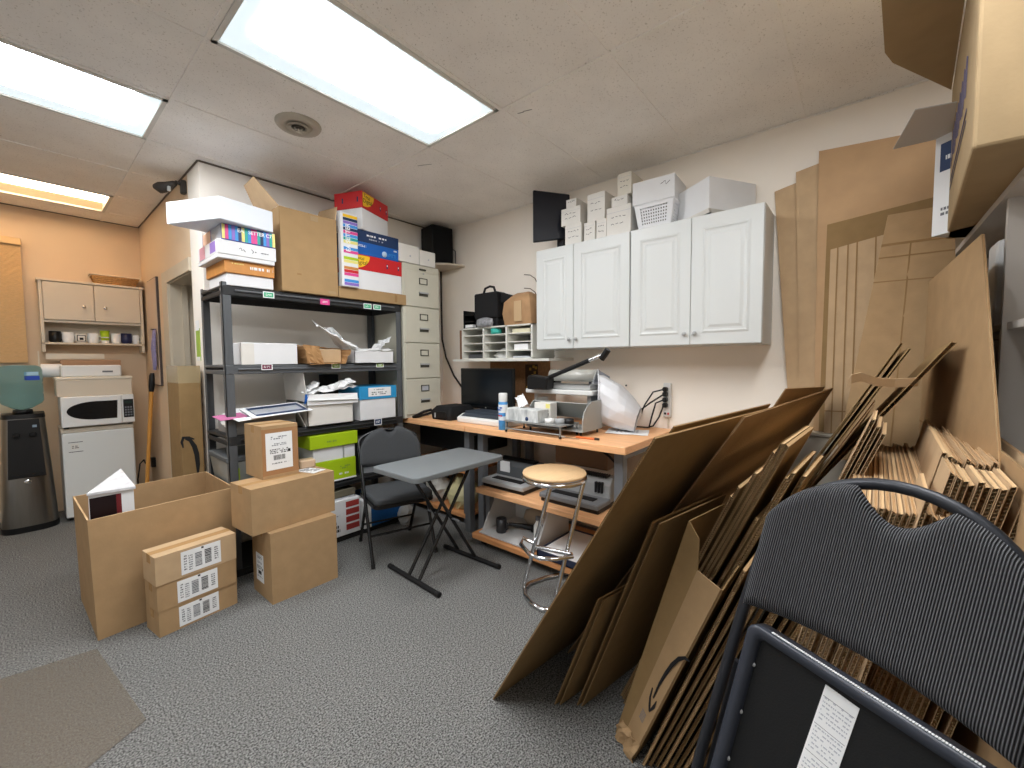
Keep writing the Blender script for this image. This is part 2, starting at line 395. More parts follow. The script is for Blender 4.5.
# ceiling lights
LW = emit('lens_lit_white', '#f6f8fb', 15.0); LE = emit('lens_edge_white', '#d9e8ef', .55)
TUBEW = emit('warm_tube', '#ffe6c4', 11.0); TROUGH = pm('warm_trough', '#f3dcb8', .4); FIXW = pm('fixture_frame', '#d9d7d0', .4)
LL = ['white lensed ceiling light above the open desk area, beside the round air vent', 'white lensed ceiling light at the ceiling edge, above the aisle to the kitchenette',
      'open warm-glowing strip light over the kitchenette, by the wall cabinet', 'unseen, added ceiling light over the middle of the room, before the chair mat', 'unseen, added ceiling light near the white shelving and the big kraft box']
for k, (i, j) in enumerate(LIGHTS):
    x0, x1, y0, y1 = GX[i]+.012, GX[i+1]-.012, GY[j]+.012, GY[j+1]-.012
    t = thing('ceiling_light', LL[k], 'ceiling light', ((x0+x1)/2, (y0+y1)/2, H-.01), world=True, group='fluorescent ceiling lights')
    f = MB()
    for a in ((x0, y0, x1, y0+.022), (x0, y1-.022, x1, y1), (x0, y0, x0+.022, y1), (x1-.022, y0, x1, y1)): f.box(a[0], a[1], H-.01, a[2], a[3], H+.06, FIXW)
    f.box(x0, y0, H+.09, x1, y1, H+.10, FIXW); f.build('frame', None, t)
    if k == 2:
        g = MB()  # curved white trough
        n = 10; prof = [(y0+.022+(y1-y0-.044)*q/n, H+.085-.08*abs(2*q/n-1)**2) for q in range(n+1)]
        for q in range(n):
            (a0, z0), (a1, z1) = prof[q], prof[q+1]; g.add([(x0, a0, z0), (x1, a0, z0), (x1, a1, z1), (x0, a1, z1)], [(0, 1, 2, 3)], TROUGH)
        g.build('reflector', None, t)
        for yy in (.32, .68): MB().cyl((x0+.03, y0+(y1-y0)*yy, H+.045), (x1-.03, y0+(y1-y0)*yy, H+.045), .014, TUBEW, 12).build('tube', None, t)
    else:
        MB().box(x0+.02, y0+.02, H+.0, x1-.02, y1-.02, H+.004, LE).build('lens_edge', None, t)
        g = MB(); n = 6; P = []
        xa, xb, ya, yb = x0+.09, x1-.07, y0+.05, y1-.13; r = .07
        for cx, cy, a0 in ((xb-r, yb-r, 0), (xa+r, yb-r, 90), (xa+r, ya+r, 180), (xb-r, ya+r, 270)):
            for q in range(n+1): P.append((cx+r*math.cos(R(a0+90*q/n)), cy+r*math.sin(R(a0+90*q/n))))
        g.prism(P, H-.003, H-.0005, LW); g.build('lens', None, t)
# round vent
t = thing('ceiling_vent', 'round ceiling air vent with concentric rings beside the big light', 'vent', (1.147, 2.625, H-.03), world=False)
VENT = pm('vent_paint', '#b8b0a2', .5)
b = MB(); b.lathe([(.078, .016), (.09, .008), (.118, .014), (.126, .026), (.126, .03)], VENT); b.build('flange', None, t)
MB().lathe([(.0, .0295), (.085, .0295)], pm('vent_dark', '#050505', .9)).build('duct_opening', None, t)
for r in (.062, .042, .022): MB().lathe([(r-.004, .010), (r+.003, .006), (r+.003, .0075), (r-.004, .0115)], VENT).build('ring', None, t)
MB().cyl((0, 0, .02), (0, 0, -.018), .003, VENT, 8).cyl((-.016, 0, -.018), (.016, 0, -.018), .003, VENT, 8).build('damper_stem', None, t)

# ================================================================ KITCHENETTE
# cabinet on the far wall
t = thing('wall_cabinet', 'cream wall cabinet with two small doors over an open mug shelf', 'cabinet', (.5, 5.83, 1.515), world=True)
b = MB(); X0, X1, Y0, Y1 = .148, .852, 5.655, 5.83
b.box(X0, Y0, 1.515, X0+.022, Y1, 2.155); b.box(X1-.022, Y0, 1.515, X1, Y1, 2.155); b.box(X0-.012, Y0-.012, 2.155, X1+.012, Y1, 2.175)
b.box(X0, Y0+.005, 1.785, X1, Y1, 1.805); b.box(X0, Y0, 1.585, X1, Y1, 1.603); b.box(X0, 5.82, 1.585, X1, Y1, 2.155)
b.build('body', CREAM2, t, .002)
for k, (a, c) in enumerate(((X0+.025, .498), (.502, X1-.025))):
    dm = MB().box(a, Y0-.006, 1.81, c, Y0+.012, 2.15); dm = dm.build('door', CREAM2, t, .002)
    kx = c-.07 if k == 0 else a+.07
    MB().lathe([(.0, .026), (.012, .024), (.015, .016), (.007, .008), (.006, 0)], CHROME, 14, face_ny((kx, Y0-.006, 1.94))).build('knob', None, dm)
MB().box(X0+.02, 5.68, 1.45, .55, 5.70, 1.50).build('towel_rail', CREAM, t)
mugs = [(.235, .04, .105, BLACK, 'black mug at the end of the mug shelf, beside a white one'), (.318, .041, .098, PAPER, 'white rounded mug next to the black mug on the shelf'),
        (.402, .041, .088, WBOX2, 'white mug with a dark framed picture on the mug shelf'), (.485, .04, .095, PAPER, 'plain white mug beside the green-topped tumbler'),
        (.568, .036, .125, GREEN, 'green-topped white tumbler, tallest on the mug shelf'), (.648, .036, .1, PAPER, 'white mug between the tumbler and the navy mug'),
        (.725, .042, .105, pm('navy_mug', '#23264a', .35), 'dark navy mug on the mug shelf'), (.795, .028, .09, PAPER, 'narrow white mug at the shelf end, past the navy one')]
for x, r, h, m, l in mugs:
    t = thing('mug', l, 'mug', (x, 5.735, 1.603), group='mugs on the cabinet shelf')
    b = MB()
    if m is GREEN:
        b.lathe([(r*.7, 0), (r*.85, h*.5)], PAPER, 18); b.lathe([(r*.85, h*.5), (r, h), (r*.92, h), (r*.8, .03), (0, .02)], GREEN, 18)
    else: b.lathe([(r*.8, 0), (r, .02), (r, h), (r*.9, h), (r*.85, .015), (0, .012)], m, 18)
    b.build('body', None, t)
    if m is not GREEN: MB().tube([(r*.9, -.0, h*.75), (r+.018, -.004, h*.72), (r+.022, -.004, h*.45), (r*.95, 0, h*.22)], .005, m, 8).build('handle', None, t)
    if r == .041 and m is WBOX2:
        q = MB(); T = face_ny((0, -r-.0006, h*.5)); q.box(-.03, -.03, -.001, .03, .03, 0, INK, T); q.box(-.024, -.024, 0, .024, .024, .0006, WBOX2, T); q.box(-.012, -.016, .0006, .014, .006, .0012, INK, T); q.build('picture', None, t)
# wicker basket on the cabinet
WICK = pm('wicker', '#b98c58', .8, var=.25, scale=90, bump=.6, bscale=130)
t = thing('wicker_basket', 'shallow brown wicker basket with a pale liner on the wall cabinet', 'basket', (.665, 5.745, 2.175))
b = MB()
for q in range(5):
    z = .005+q*.017; e = .14+.007*q; f = .06+.003*q
    b.tube([(-e, -f, z), (e, -f, z), (e, f, z), (-e, f, z)], .010, WICK, 8, closed=True)
b.box(-.14, -.06, 0, .14, .06, .01, WICK); b.build('body', None, t)
MB().box(-.185, -.085, .082, .185, .08, .094, pm('basket_liner', '#e8d6bc', .7)).build('liner', None, t, .006)
# mini fridge
FR = pm('fridge_white', '#dcdedb', .45, bump=.02, bscale=600)
t = thing('mini_fridge', 'white compact fridge under the microwave', 'fridge', (.455, 5.57, 0), world=True)
MB().box(.219, 5.40, .02, .69, 5.815, .80).build('body', FR, t, .008)
d = MB().box(.217, 5.345, .035, .692, 5.398, .79).build('door', FR, t, .012, seg=2)
MB().box(.215, 5.35, .792, .694, 5.815, .832).build('top_panel', CREAM, t, .008)
b = MB(); T = face_ny((.30, 5.3445, .665)); b.box(-.045, .04, -.001, .045, .045, .0004, INK, T); b.box(-.045, -.045, -.001, .045, -.04, .0004, INK, T); b.box(-.03, -.02, -.001, .02, .03, .0003, WBOX2, T); strokes(b, T, .045, .03, 2, INK, 4); b.build('rating_label', None, d)
for x in (.25, .66):
    for y in (5.42, 5.78): MB().cyl((x, y, 0), (x, y, .022), .015, BLACK, 10).build('foot', None, t)
# microwave
t = thing('microwave', 'white microwave with an oval dark window on the fridge', 'microwave', (.46, 5.48, .832), world=True)
MB().box(.222, 5.315, .845, .70, 5.68, 1.115).build('body', WHITEP, t, .01, seg=2)
d = MB().box(.222, 5.297, .848, .61, 5.315, 1.112).build('door', WHITEP, t, .006)
P = []
for q in range(25):
    a = R(90+180*q/24); P.append((.44+.185*math.cos(a), .985+.082*math.sin(a)))
P += [(.575, .903), (.583, 1.067)]
P = [(x, z) for x, z in P]
MB().prism(P, 0, .003, pm('dark_glass', '#1c1b1b', .12, spec=.6), face_ny((0, 5.2975, 0))).build('window', None, d)
b = MB(); T = face_ny((.655, 5.297, .985)); b.box(-.04, -.128, -.018, .04, .128, 0, WHITEP, T); b.box(-.034, -.085, 0, .036, .085, .002, BLACK, T); b.box(-.026, .045, .002, .028, .07, .003, pm('lcd', '#35423e', .2), T)
for r_ in range(4):
    for c_ in range(3): b.box(-.026+.019*c_, -.07+.024*r_, .002, -.012+.019*c_, -.055+.024*r_, .003, GINK, T)
b.build('control_panel', None, t)
for x in (.25, .67): MB().box(x-.015, 5.34, .832, x+.015, 5.66, .846).build('foot', BLACK, t)
# box on microwave, printer-like case, paper towel
t = thing('storage_box', 'cream lidded box lying on top of the microwave', 'box', (.455, 5.50, 1.115), world=True)
MB().box(.205, 5.33, 1.115, .695, 5.67, 1.262).build('body', CREAM2, t, .005); MB().box(.2, 5.325, 1.262, .70, 5.675, 1.288).build('lid', CREAM, t, .006)
t = thing('flat_appliance', 'flat white case with a grey badge on the cream box', 'appliance', (.45, 5.52, 1.288), world=True)
MB().box(.24, 5.36, 1.288, .63, 5.60, 1.392).build('body', WHITEP, t, .012, seg=2)
MB().box(.50, 5.357, 1.325, .57, 5.361, 1.34).build('badge', GINK, t)
t = thing('brown_tray', 'brown tray standing behind the white case, under the cabinet', 'tray', (.45, 5.64, 1.288), world=True)
MB().box(.25, 5.625, 1.288, .66, 5.637, 1.44, pm('tray_brown', '#a88467', .7)).box(.25, 5.637, 1.288, .66, 5.672, 1.30, pm('tray_brown', '#a88467', .7)).build('panel', None, t, .003)
t = thing('paper_towel_roll', 'white paper towel roll beside the flat white case', 'paper towel', (.195, 5.55, 1.33), world=True)
b = MB(); T = frame((.13, 5.60, 1.345), (0, 1, 0), (0, 0, 1), (1, 0, 0)); b.lathe([(.02, 0), (.058, 0), (.06, .004), (.06, .125), (.058, .13), (.02, .13), (.02, 0)], PAPER, 24, T); b.build('roll', None, t)
MB().cyl((.125, 5.60, 1.345), (.30, 5.60, 1.345), .012, CREAM, 10).build('core', None, t)
MB().box(.118, 5.585, 1.345, .126, 5.615, 1.52).build('bracket', CREAM, t)
# water cooler
t = thing('water_cooler', 'stainless and black water cooler with a blue bottle', 'water cooler', (.01, 5.47, 0), 0)
def Dsec(w, d, n=10):
    return [(-w, d), (w, d)]+[(w*math.cos(R(a)), -d*math.sin(R(a)) if a else 0) for a in [180*q/n for q in range(n+1)]]
b = MB()
def loft(b, secs, m):
    vs = []; n = len(secs[0][1])
    for z, P in secs: vs += [(p[0], p[1], z) for p in P]
    fs = []
    for i in range(len(secs)-1):
        for k in range(n): fs.append([i*n+k, i*n+(k+1) % n, (i+1)*n+(k+1) % n, (i+1)*n+k])
    b.add(vs, fs, m, True); b.add(vs, [list(range((len(secs)-1)*n, len(secs)*n))], m)
def Sec(w, yf, yb, n=14, e=3.2):
    P = [(w, yb), (-w, yb)]
    for q in range(n+1):
        a = PI+PI*q/n; P.append((w*math.copysign(abs(math.cos(a))**(2/e), math.cos(a)), yf*abs(math.sin(a))**(2/e)))
    return P
loft(b, [(.0, Sec(.168, -.17, .17)), (.05, Sec(.17, -.172, .17))], BLACK); b.build('base', None, t)
b = MB(); loft(b, [(.05, Sec(.166, -.168, .17)), (.5, Sec(.145, -.15, .165)), (.95, Sec(.122, -.13, .16))], STAIN); b.build('cabinet', None, t)
b = MB(); loft(b, [(.95, Sec(.126, -.134, .162)), (.985, Sec(.122, -.13, .16))], BLACK); b.lathe([(.05, .985), (.06, .985), (.055, 1.02), (.04, 1.02)], BLACK, 20); b.build('collar', None, t)
b = MB(); b.add([(-.105, -.166, .46), (.105, -.166, .46), (.085, -.139, .945), (-.085, -.139, .945), (-.105, -.13, .46), (.105, -.13, .46), (.085, -.1, .945), (-.085, -.1, .945)], [(0, 1, 2, 3), (0, 3, 7, 4), (1, 5, 6, 2), (3, 2, 6, 7), (0, 4, 5, 1)], BLACK)
b.box(-.09, -.19, .47, .09, -.15, .49, BLACKM); b.build('dispenser_panel', None, t)
for x in (-.045, .045): MB().box(x-.02, -.175, .80, x+.02, -.14, .835).build('tap', BLACKM, t, .006)
MB().box(.045, -.150, .875, .07, -.142, .895).build('badge', pm('badge_grey', '#8fa3b5', .4), t)
MB().lathe([(0, .004), (.02, .004), (.022, 0)], CHROME, 16, frame((-.0, -.168, .425), (1, 0, 0), (0, 0, 1), (0, -1, 0))).build('emblem', None, t)
BOT = pm('blue_bottle', '#a4d4e2', .05, trans=.92, ior=1.12, spec=.6)
t = thing('water_bottle', 'blue translucent water bottle upside down on the cooler', 'bottle', (.01, 5.47, 1.02), 0)
b = MB(); b.lathe([(.03, -.03), (.034, 0), (.06, .012), (.115, .05), (.126, .075), (.126, .125), (.119, .135), (.126, .145), (.126, .215), (.119, .225), (.126, .235), (.126, .33), (.118, .36), (.09, .375), (0, .37)], BOT, 32); b.build('body', None, t)
b = MB(); T = face_ny((.05, -.118, .285)); b.prism([(-.03, -.035), (.055, -.035), (.055, .0), (-.03, .0)], -.004, .004, pm('label_blue', '#2246b0', .4), T); b.prism([(-.03, .004), (.05, .004), (.05, .035), (-.03, .035)], -.004, .003, pm('label_pale', '#a8cbe0', .4), T); b.build('label', None, t)
# bamboo blind
t = thing('bamboo_blind', 'golden bamboo roll-up blind on the far wall above the cooler', 'blind', (-.5, 5.79, 1.41), world=True)
BAM = pm('bamboo', '#dbb682', .6, var=.2, scale=30, stretch=(1.5, 1, 40)); b = MB()
for q in range(100): b.box(-1.05, 5.783, 1.42+q*.0105, .062, 5.793, 1.4285+q*.0105, BAM)
b.build('slat_panel', None, t); MB().box(-1.07, 5.755, 2.46, .068, 5.83, 2.52).build('head_rail', pm('bamboo_rail', '#e2c290', .5), t, .006)
# whiteboard with dark edge, purple lanyard bundle
t = thing('wall_board', 'tall narrow board with a dark edge on the wall by the doorway', 'board', (.87, 5.24, 1.2), world=True)
MB().box(.856, 5.06, 1.20, .878, 5.46, 2.20).build('panel', pm('board_face', '#cdb49c', .4), t); b = MB()
for a in ((5.05, 1.19, 5.062, 2.21), (5.05, 2.202, 5.462, 2.21), (5.05, 1.19, 5.462, 1.198)): b.box(.862, a[0], a[1], .88, a[2], a[3], pm('board_edge', '#4a3f3b', .5))
b.build('frame', None, t)
t = thing('lanyard_bundle', 'bundle of pale purple lanyards hanging on the wall board', 'lanyards', (.835, 5.10, 1.33), world=True); b = MB()
LAV = pm('lavender', '#8f88ad', .8, var=.2, scale=60)
for q in range(6): b.tube([(.84, 5.135-.016*q, 1.72-.01*(q % 2)), (.828, 5.14-.018*q, 1.55), (.832, 5.135-.017*q, 1.34+.02*(q % 3))], [.006, .012, .008], LAV, 8)
b.build('straps', None, t); MB().cyl((.852, 5.095, 1.722), (.815, 5.095, 1.722), .005, BLACK, 8).build('hook', None, t)
# broom (squeegee-handled) leaning in the corner
t = thing('broom', 'wooden broom handle with a black grip leaning by the doorway', 'broom', (.75, 5.30, 0), world=True)
A = V((.742, 5.30, .02)); B_ = V((.842, 5.30, 1.31)); WD = pm('broom_wood', '#cc9245', .5)
MB().cyl(A, A.lerp(B_, .88), .016, WD, 12).build('handle', None, t)
MB().tube([A.lerp(B_, .86), A.lerp(B_, .9), A.lerp(B_, .98), B_], [.018, .024, .024, .015], BLACK, 12).build('grip', None, t)
MB().box(.66, 5.27, 0, .84, 5.33, .05).build('head', BLACK, t, .01)
tag(MB().tube([(.80, 5.62, .38), (.78, 5.55, .43), (.745, 5.52, .40), (.72, 5.5, .25), (.72, 5.5, .006)], .006, BLACK, 8).build('power_cable', None, None, loc='auto'), 'black cable looping down from the wall between fridge and doorway', 'cable')
tag(MB().box(.845, 5.59, .33, .88, 5.65, .43).build('wall_outlet', BLACK, None, .004, loc='auto'), 'dark plug block low on the wall beside the broom', 'outlet')
# security spotlight on the column
t = thing('spotlight', 'dark swivel spotlight mounted high on the column corner', 'spotlight', (.86, 3.95, 2.70), world=True)
MB().box(.845, 3.92, 2.67, .88, 3.97, 2.77).build('mount', pm('spot_dark', '#3a3531', .5), t, .008)
MB().tube([(.86, 3.945, 2.73), (.82, 3.94, 2.745), (.79, 3.95, 2.72)], .011, pm('spot_dark', '#3a3531', .5), 10).build('arm', None, t)
MB().tube([(.81, 3.93, 2.73), (.775, 3.97, 2.705), (.74, 4.02, 2.70), (.715, 4.05, 2.71)], [.018, .034, .04, .02], pm('spot_dark', '#3a3531', .5), 12).build('head', None, t)
MB().box(.765, 3.93, 2.665, .785, 3.95, 2.70).build('sensor', SILV, t, .003)
# tall carton with curved arrow by the doorway
t = thing('carton', 'tall kraft carton with a black curved arrow standing by the doorway', 'box', (.79, 3.80, 0), 0)
MB().box(-.065, -.10, 0, .065, .24, 1.38, KR3).build('body', None, t, .004)
MB().box(-.066, -.101, 1.26, .066, .241, 1.384, pm('clear_tape_band', '#a39170', .25, spec=.6)).build('tape_strip', None, t)
def ribbon(b, pts, ws, T, m, z0=0, z1=.0012):
    n = len(pts); L = []; Rr = []
    for i in range(n):
        a = V(pts[max(0, i-1)]); c = V(pts[min(n-1, i+1)]); d = (c-a).normalized(); p = V(pts[i]); w = ws[i]/2
        L.append((p.x-d.y*w, p.y+d.x*w)); Rr.append((p.x+d.y*w, p.y-d.x*w))
    for i in range(n-1): b.prism([L[i], L[i+1], Rr[i+1], Rr[i]], z0, z1, m, T)
def smile(T, s, parent, fx=1, fy=1, m=INK):
    b = MB(); T = T @ Mx.Diagonal((s*fx, s*fy, 1, 1))
    ribbon(b, [(.46, .53), (.30, .49), (.16, .38), (.06, .2), (0, 0), (-.03, -.2), (-.03, -.45)], [.01, .05, .08, .09, .085, .065, .04], T, m)
    ribbon(b, [(-.17, -.36), (-.12, -.50), (-.03, -.60), (.03, -.66)], [.03, .05, .06, .03], T, m, .0002, .0014)
    ribbon(b, [(.10, -.42), (.10, -.52), (.03, -.66)], [.02, .08, .03], T, m, .0003, .0015)
    return b.build('arrow_print', None, parent)
b = MB(); T = face_ny((0, -.1006, 0)); ribbon(b, [(-.04, .862), (-.012, .848), (.010, .80), (.022, .74), (.026, .665), (.024, .60)], [.012, .022, .030, .030, .026, .012], T, INK); ribbon(b, [(-.055, .80), (-.062, .84), (-.052, .872), (-.02, .868), (.012, .852)], [.008, .016, .02, .018, .008], T, INK, .0002, .0014); b.build('arrow_print', None, t)
# green leaflet on the strip of wall behind the shelf
t = thing('leaflet', 'narrow green and white leaflet taped on the wall strip behind the grey shelf', 'leaflet', (.872, 3.80, 1.42), world=True)
b = MB(); b.box(.877, 3.76, 1.42, .88, 3.86, 1.66, pm('leaflet_green', '#9dbb4e', .6)); b.box(.8762, 3.765, 1.645, .877, 3.855, 1.72, PAPER); b.box(.8762, 3.765, 1.42, .877, 3.855, 1.45, PAPER); b.build('sheet', None, t)

# ================================================================ GREY SHELVING UNIT
SX0, SX1, SY0, SY1 = .847, 2.172, 3.10, 3.56
LEV = [.05, .49, .93, 1.39, 1.895]
t = thing('shelving_unit', 'grey steel five-tier shelving unit loaded with boxes by the back wall', 'shelf', ((SX0+SX1)/2, (SY0+SY1)/2, 0), world=True)
for x in (SX0, SX1):
    for y in (SY0, SY1):
        sx = 1 if x == SX0 else -1; sy = 1 if y == SY0 else -1
        b = MB(); b.box(min(x, x+sx*.05), min(y, y+sy*.004), 0, max(x, x+sx*.05), max(y, y+sy*.004), 1.915, STEEL)
        b.box(min(x, x+sx*.004), min(y, y+sy*.04), 0, max(x, x+sx*.004), max(y, y+sy*.04), 1.915, STEEL)
        p = b.build('post', None, t)
for z in LEV:
    b = MB()
    b.box(SX0+.005, SY0-.004, z-.062, SX1-.005, SY0+.012, z-.004); b.box(SX0+.005, SY1-.012, z-.062, SX1-.005, SY1+.0, z-.004)
    b.box(SX0-.002, SY0+.01, z-.062, SX0+.012, SY1-.01, z-.034); b.box(SX0-.002, SY0+.01, z-.02, SX0+.012, SY1-.01, z-.002); b.box(SX1-.012, SY0+.01, z-.062, SX1, SY1-.01, z-.004)
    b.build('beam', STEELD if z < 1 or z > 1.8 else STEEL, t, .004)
    MB().box(SX0+.012, SY0+.012, z-.014, SX1-.012, SY1-.012, z).build('shelf_board', STEELD, t)
    MB().cyl((SX0+.07, SY0-.008, z-.03), (SX1-.07, SY0-.008, z-.03), .008, STEEL if z > 1.2 else STEELD, 8).build('rib', None, t)
def shelf_sign(x, z, m, label, w=.07, h=.042, edge=PAPER):
    t = thing('shelf_sign', label, 'sign', (x, SY0-.018, z), world=True, group='small coloured signs on the shelf edges')
    T = face_ny((x, SY0-.017, z)); b = MB(); b.box(-w/2, -h/2, -.0008, w/2, h/2, .0008, edge, T); b.box(-w/2+.006, -h/2+.006, .0008, w/2-.006, h/2-.006, .0012, m, T)
    strokes(b, T, w*.55, h*.4, 2, PAPER, int(x*1000), z=.0012); b.build('card', None, t)
SG = 'small coloured signs on the shelf edges'
shelf_sign(1.113, 1.858, MINT, 'green sign on the top shelf edge below the white box stack')
shelf_sign(1.497, 1.850, ROSE, 'magenta sign on the top shelf edge below the big kraft box', edge=ROSE)
shelf_sign(1.845, 1.852, MINT, 'first of the two green signs side by side on the top shelf edge')
shelf_sign(1.932, 1.852, MINT, 'second of the two green signs side by side, nearer the file cabinet')
shelf_sign(1.085, 1.374, PLUM, 'plum sign on the second shelf edge below the white flat box')
shelf_sign(1.567, 1.374, OLIVE, 'olive sign on the second shelf edge below the torn brown wrapper')
shelf_sign(1.945, 1.378, OLIVE, 'olive sign on the second shelf edge by the file cabinet')
shelf_sign(1.915, .905, NAVY, 'navy sign on the third shelf edge below the blue-lidded box', h=.055)

_before = set(o.name for o in C.objects)
# --- top shelf, stack of thin boxes at the column end
ZT = 1.895
def printbox(label, x0, y0, x1, y1, z0, z1, mat, name='flat_box', bev=.003, rz=0, group=None):
    t = thing(name, label, 'box', ((x0+x1)/2, (y0+y1)/2, z0), rz, group)
    w, d, h = x1-x0, y1-y0, z1-z0
    MB().box(-w/2, -d/2, 0, w/2, d/2, h).build('body', mat, t, bev); return t, w, d, h
t, w, d, h = printbox('plain white box at the bottom of the stack on the top shelf', .845, 3.09, 1.118, 3.46, ZT, 1.972, WBOX)
t, w, d, h = printbox('orange-brown printed lid box second from the bottom of the stack', .832, 3.075, 1.122, 3.47, 1.972, 2.052, ORNG)
b = MB(); strokes(b, face_ny((.06, -d/2-.0004, h*.55)), .15, .022, 1, PAPER, 8, fill=.8); strokes(b, face_ny((-.07, -d/2-.0004, h*.75)), .07, .012, 1, LEM, 9); b.build('print', None, t)
t, w, d, h = printbox('thin white box in the stack, between orange box and white purple-ended box', .79, 3.05, 1.117, 3.47, 2.052, 2.078, WBOX)
t, w, d, h = printbox('white box with script lettering and purple end patches in the stack', .79, 3.045, 1.125, 3.46, 2.078, 2.165, WBOX)
b = MB(); T = face_ny((.02, -d/2-.0004, h*.45)); ribbon(b, [(-.07, .005), (-.06, .012), (-.055, -.004), (-.045, .004), (-.035, -.008)], [.003]*5, T, INK); ribbon(b, [(.0, .014), (.012, .0), (.004, -.01)], [.003]*3, T, INK); strokes(b, T @ Mx.Translation((.06, 0, 0)), .08, .012, 1, GINK, 5); b.build('script_print', None, t)
b = MB(); T = face_nx((-w/2-.0004, 0, h/2)); b.box(.06, -.03, 0, .17, .035, .001, PURP, T); b.box(-.17, -.04, 0, -.05, .04, .001, pm('rose_patch', '#d79aa8', .5), T); b.build('end_patch', None, t)
t, w, d, h = printbox('box with bright vertical colour stripes and white capitals in the stack', .815, 3.04, 1.12, 3.45, 2.165, 2.262, pm('stripe_base', '#5560b8', .45))
cols = [LEM, PINK, SKYB, PURP, SKYB, NAVY, LEM, TEAL, SKYB, PINK, PINK, TEAL, NAVY, SKYB, PURP, TEAL, LEM]
b = MB(); T = face_ny((0, -d/2-.0004, 0)); n = len(cols)
for q, c in enumerate(cols): b.box(-w/2+w*q/n, .004, 0, -w/2+w*(q+.93)/n, h-.004, .001, c, T)
b.build('stripe_print', None, t)
text('EA', .032, face_ny((-.05, -d/2-.0012, h*.72)), PAPER, t, bold=.0006); text('SETTER C7', .032, face_ny((.062, -d/2-.0012, h*.72)), PAPER, t, bold=.0006, sx=.9)
b = MB(); T = face_nx((-w/2-.0004, 0, h/2)); b.box(-.19, -.045, 0, -.02, .045, .001, pm('peach_patch', '#e3b9a0', .5), T); b.box(0, -.045, 0, .19, .045, .001, LGREY, T); b.build('end_patch', None, t)
t, w, d, h = printbox('large plain white lid box at the very top of the stack, jutting toward the doorway', -.14, -.24, .14, .24, 0, .132, pm('white_lid_blue', '#dfe5ec', .45))
t.location = (.905, 3.26, 2.262); t.rotation_euler = (0, 0, R(0))
for ch in list(t.children): bpy.data.objects.remove(ch)
b = MB(); b.slab([(.790-.905, 2.96-3.26, 0), (1.105-.905, 3.02-3.26, 0), (.93-.905, 3.36-3.26, 0), (.605-.905, 3.33-3.26, 0)], .135, pm('white_lid_blue', '#dfe5ec', .45)); b.build('lid', None, t, .004)

# --- top shelf: big open kraft box with flaps, fold open at the wall
t = thing('open_carton', 'big kraft box with raised flaps on the top shelf', 'box', (1.36, 3.31, ZT), world=True)
b = MB(); X0, X1, Y0, Y1, Z1 = 1.165, 1.57, 3.075, 3.46, 2.47
b.box(X0, Y0, ZT, X1, Y0+.006, Z1); b.box(X0, Y1-.006, ZT, X1, Y1, Z1); b.box(X0, Y0, ZT, X0+.006, Y1, Z1); b.box(X1-.006, Y0, ZT, X1, Y1, Z1); b.box(X0, Y0, ZT, X1, Y1, ZT+.008)
b.build('body', pm('kraft_tan', '#a5875f', .85, var=.05, scale=12), t, .003)
b = MB(); b.slab([(X0, Y0+.01, Z1), (X0, Y1-.01, Z1), (X0-.10, Y1-.05, Z1+.19), (X0-.11, Y0+.12, Z1+.19)], .005, KR2); f1 = b.build('flap', None, t)
b = MB(); b.slab([(X1, Y1-.01, Z1), (X1, Y0+.01, Z1), (X1+.01, Y0+.0, Z1+.10), (X1+.01, Y1-.10, Z1+.13)], .005, KR2); b.build('flap', None, t)
b = MB(); b.slab([(X0+.02, Y1-.003, Z1), (X1-.02, Y1-.003, Z1), (X1-.03, Y1+.05, Z1+.12), (X0+.02, Y1+.05, Z1+.12)], .005, KR2); b.build('flap', None, t)
T = face_ny((1.42, Y0-.0004, 1.98)); TB = pm('kraft_tapebit', '#a58c68', .5); MB().box(-.15, .04, 0, -.12, .052, .001, KRC, T).build('ink_mark', None, t); MB().box(.07, -.065, 0, .13, -.045, .001, TB, T).build('tape_mark', None, t); MB().box(-.045, .44, 0, .01, .475, .001, TB, T).build('tape_mark', None, t)
# flat kraft box under the red and navy stack
t = thing('carton', 'flat kraft box on the top shelf under the red and navy boxes', 'box', (1.88, 3.30, ZT), 0)
MB().box(-.305, -.225, 0, .305, .22, .088).build('body', pm('kraft_tan', '#a5875f'), t, .003); b = MB(); T = face_ny((.20, -.2255, .045)); b.box(-.012, -.03, 0, .012, .03, .001, KRC, T); b.build('tape_mark', None, t)
Z = ZT+.088
def logo(T, s, parent, left=True):
    b = MB(); P = [(0, 0)]+[(s*math.cos(R(a)), s*.62*math.sin(R(a))) for a in range(-90, 1, 10)]
    P = [(0, .0)]+[(s*math.cos(R(-a)), -s*.75*math.sin(R(a))) for a in range(0, 91, 9)]
    b.prism(P, 0, .0012, YEL, T); b.build('logo_patch', None, parent)
    text('Total', s*.26, T @ Mx.Translation((s*.36, -s*.17, .0012)) @ Mx.Rotation(R(-6), 4, 'Z'), INK, parent); text('Digital', s*.32, T @ Mx.Translation((s*.42, -s*.42, .0012)) @ Mx.Rotation(R(4), 4, 'Z'), INK, parent)
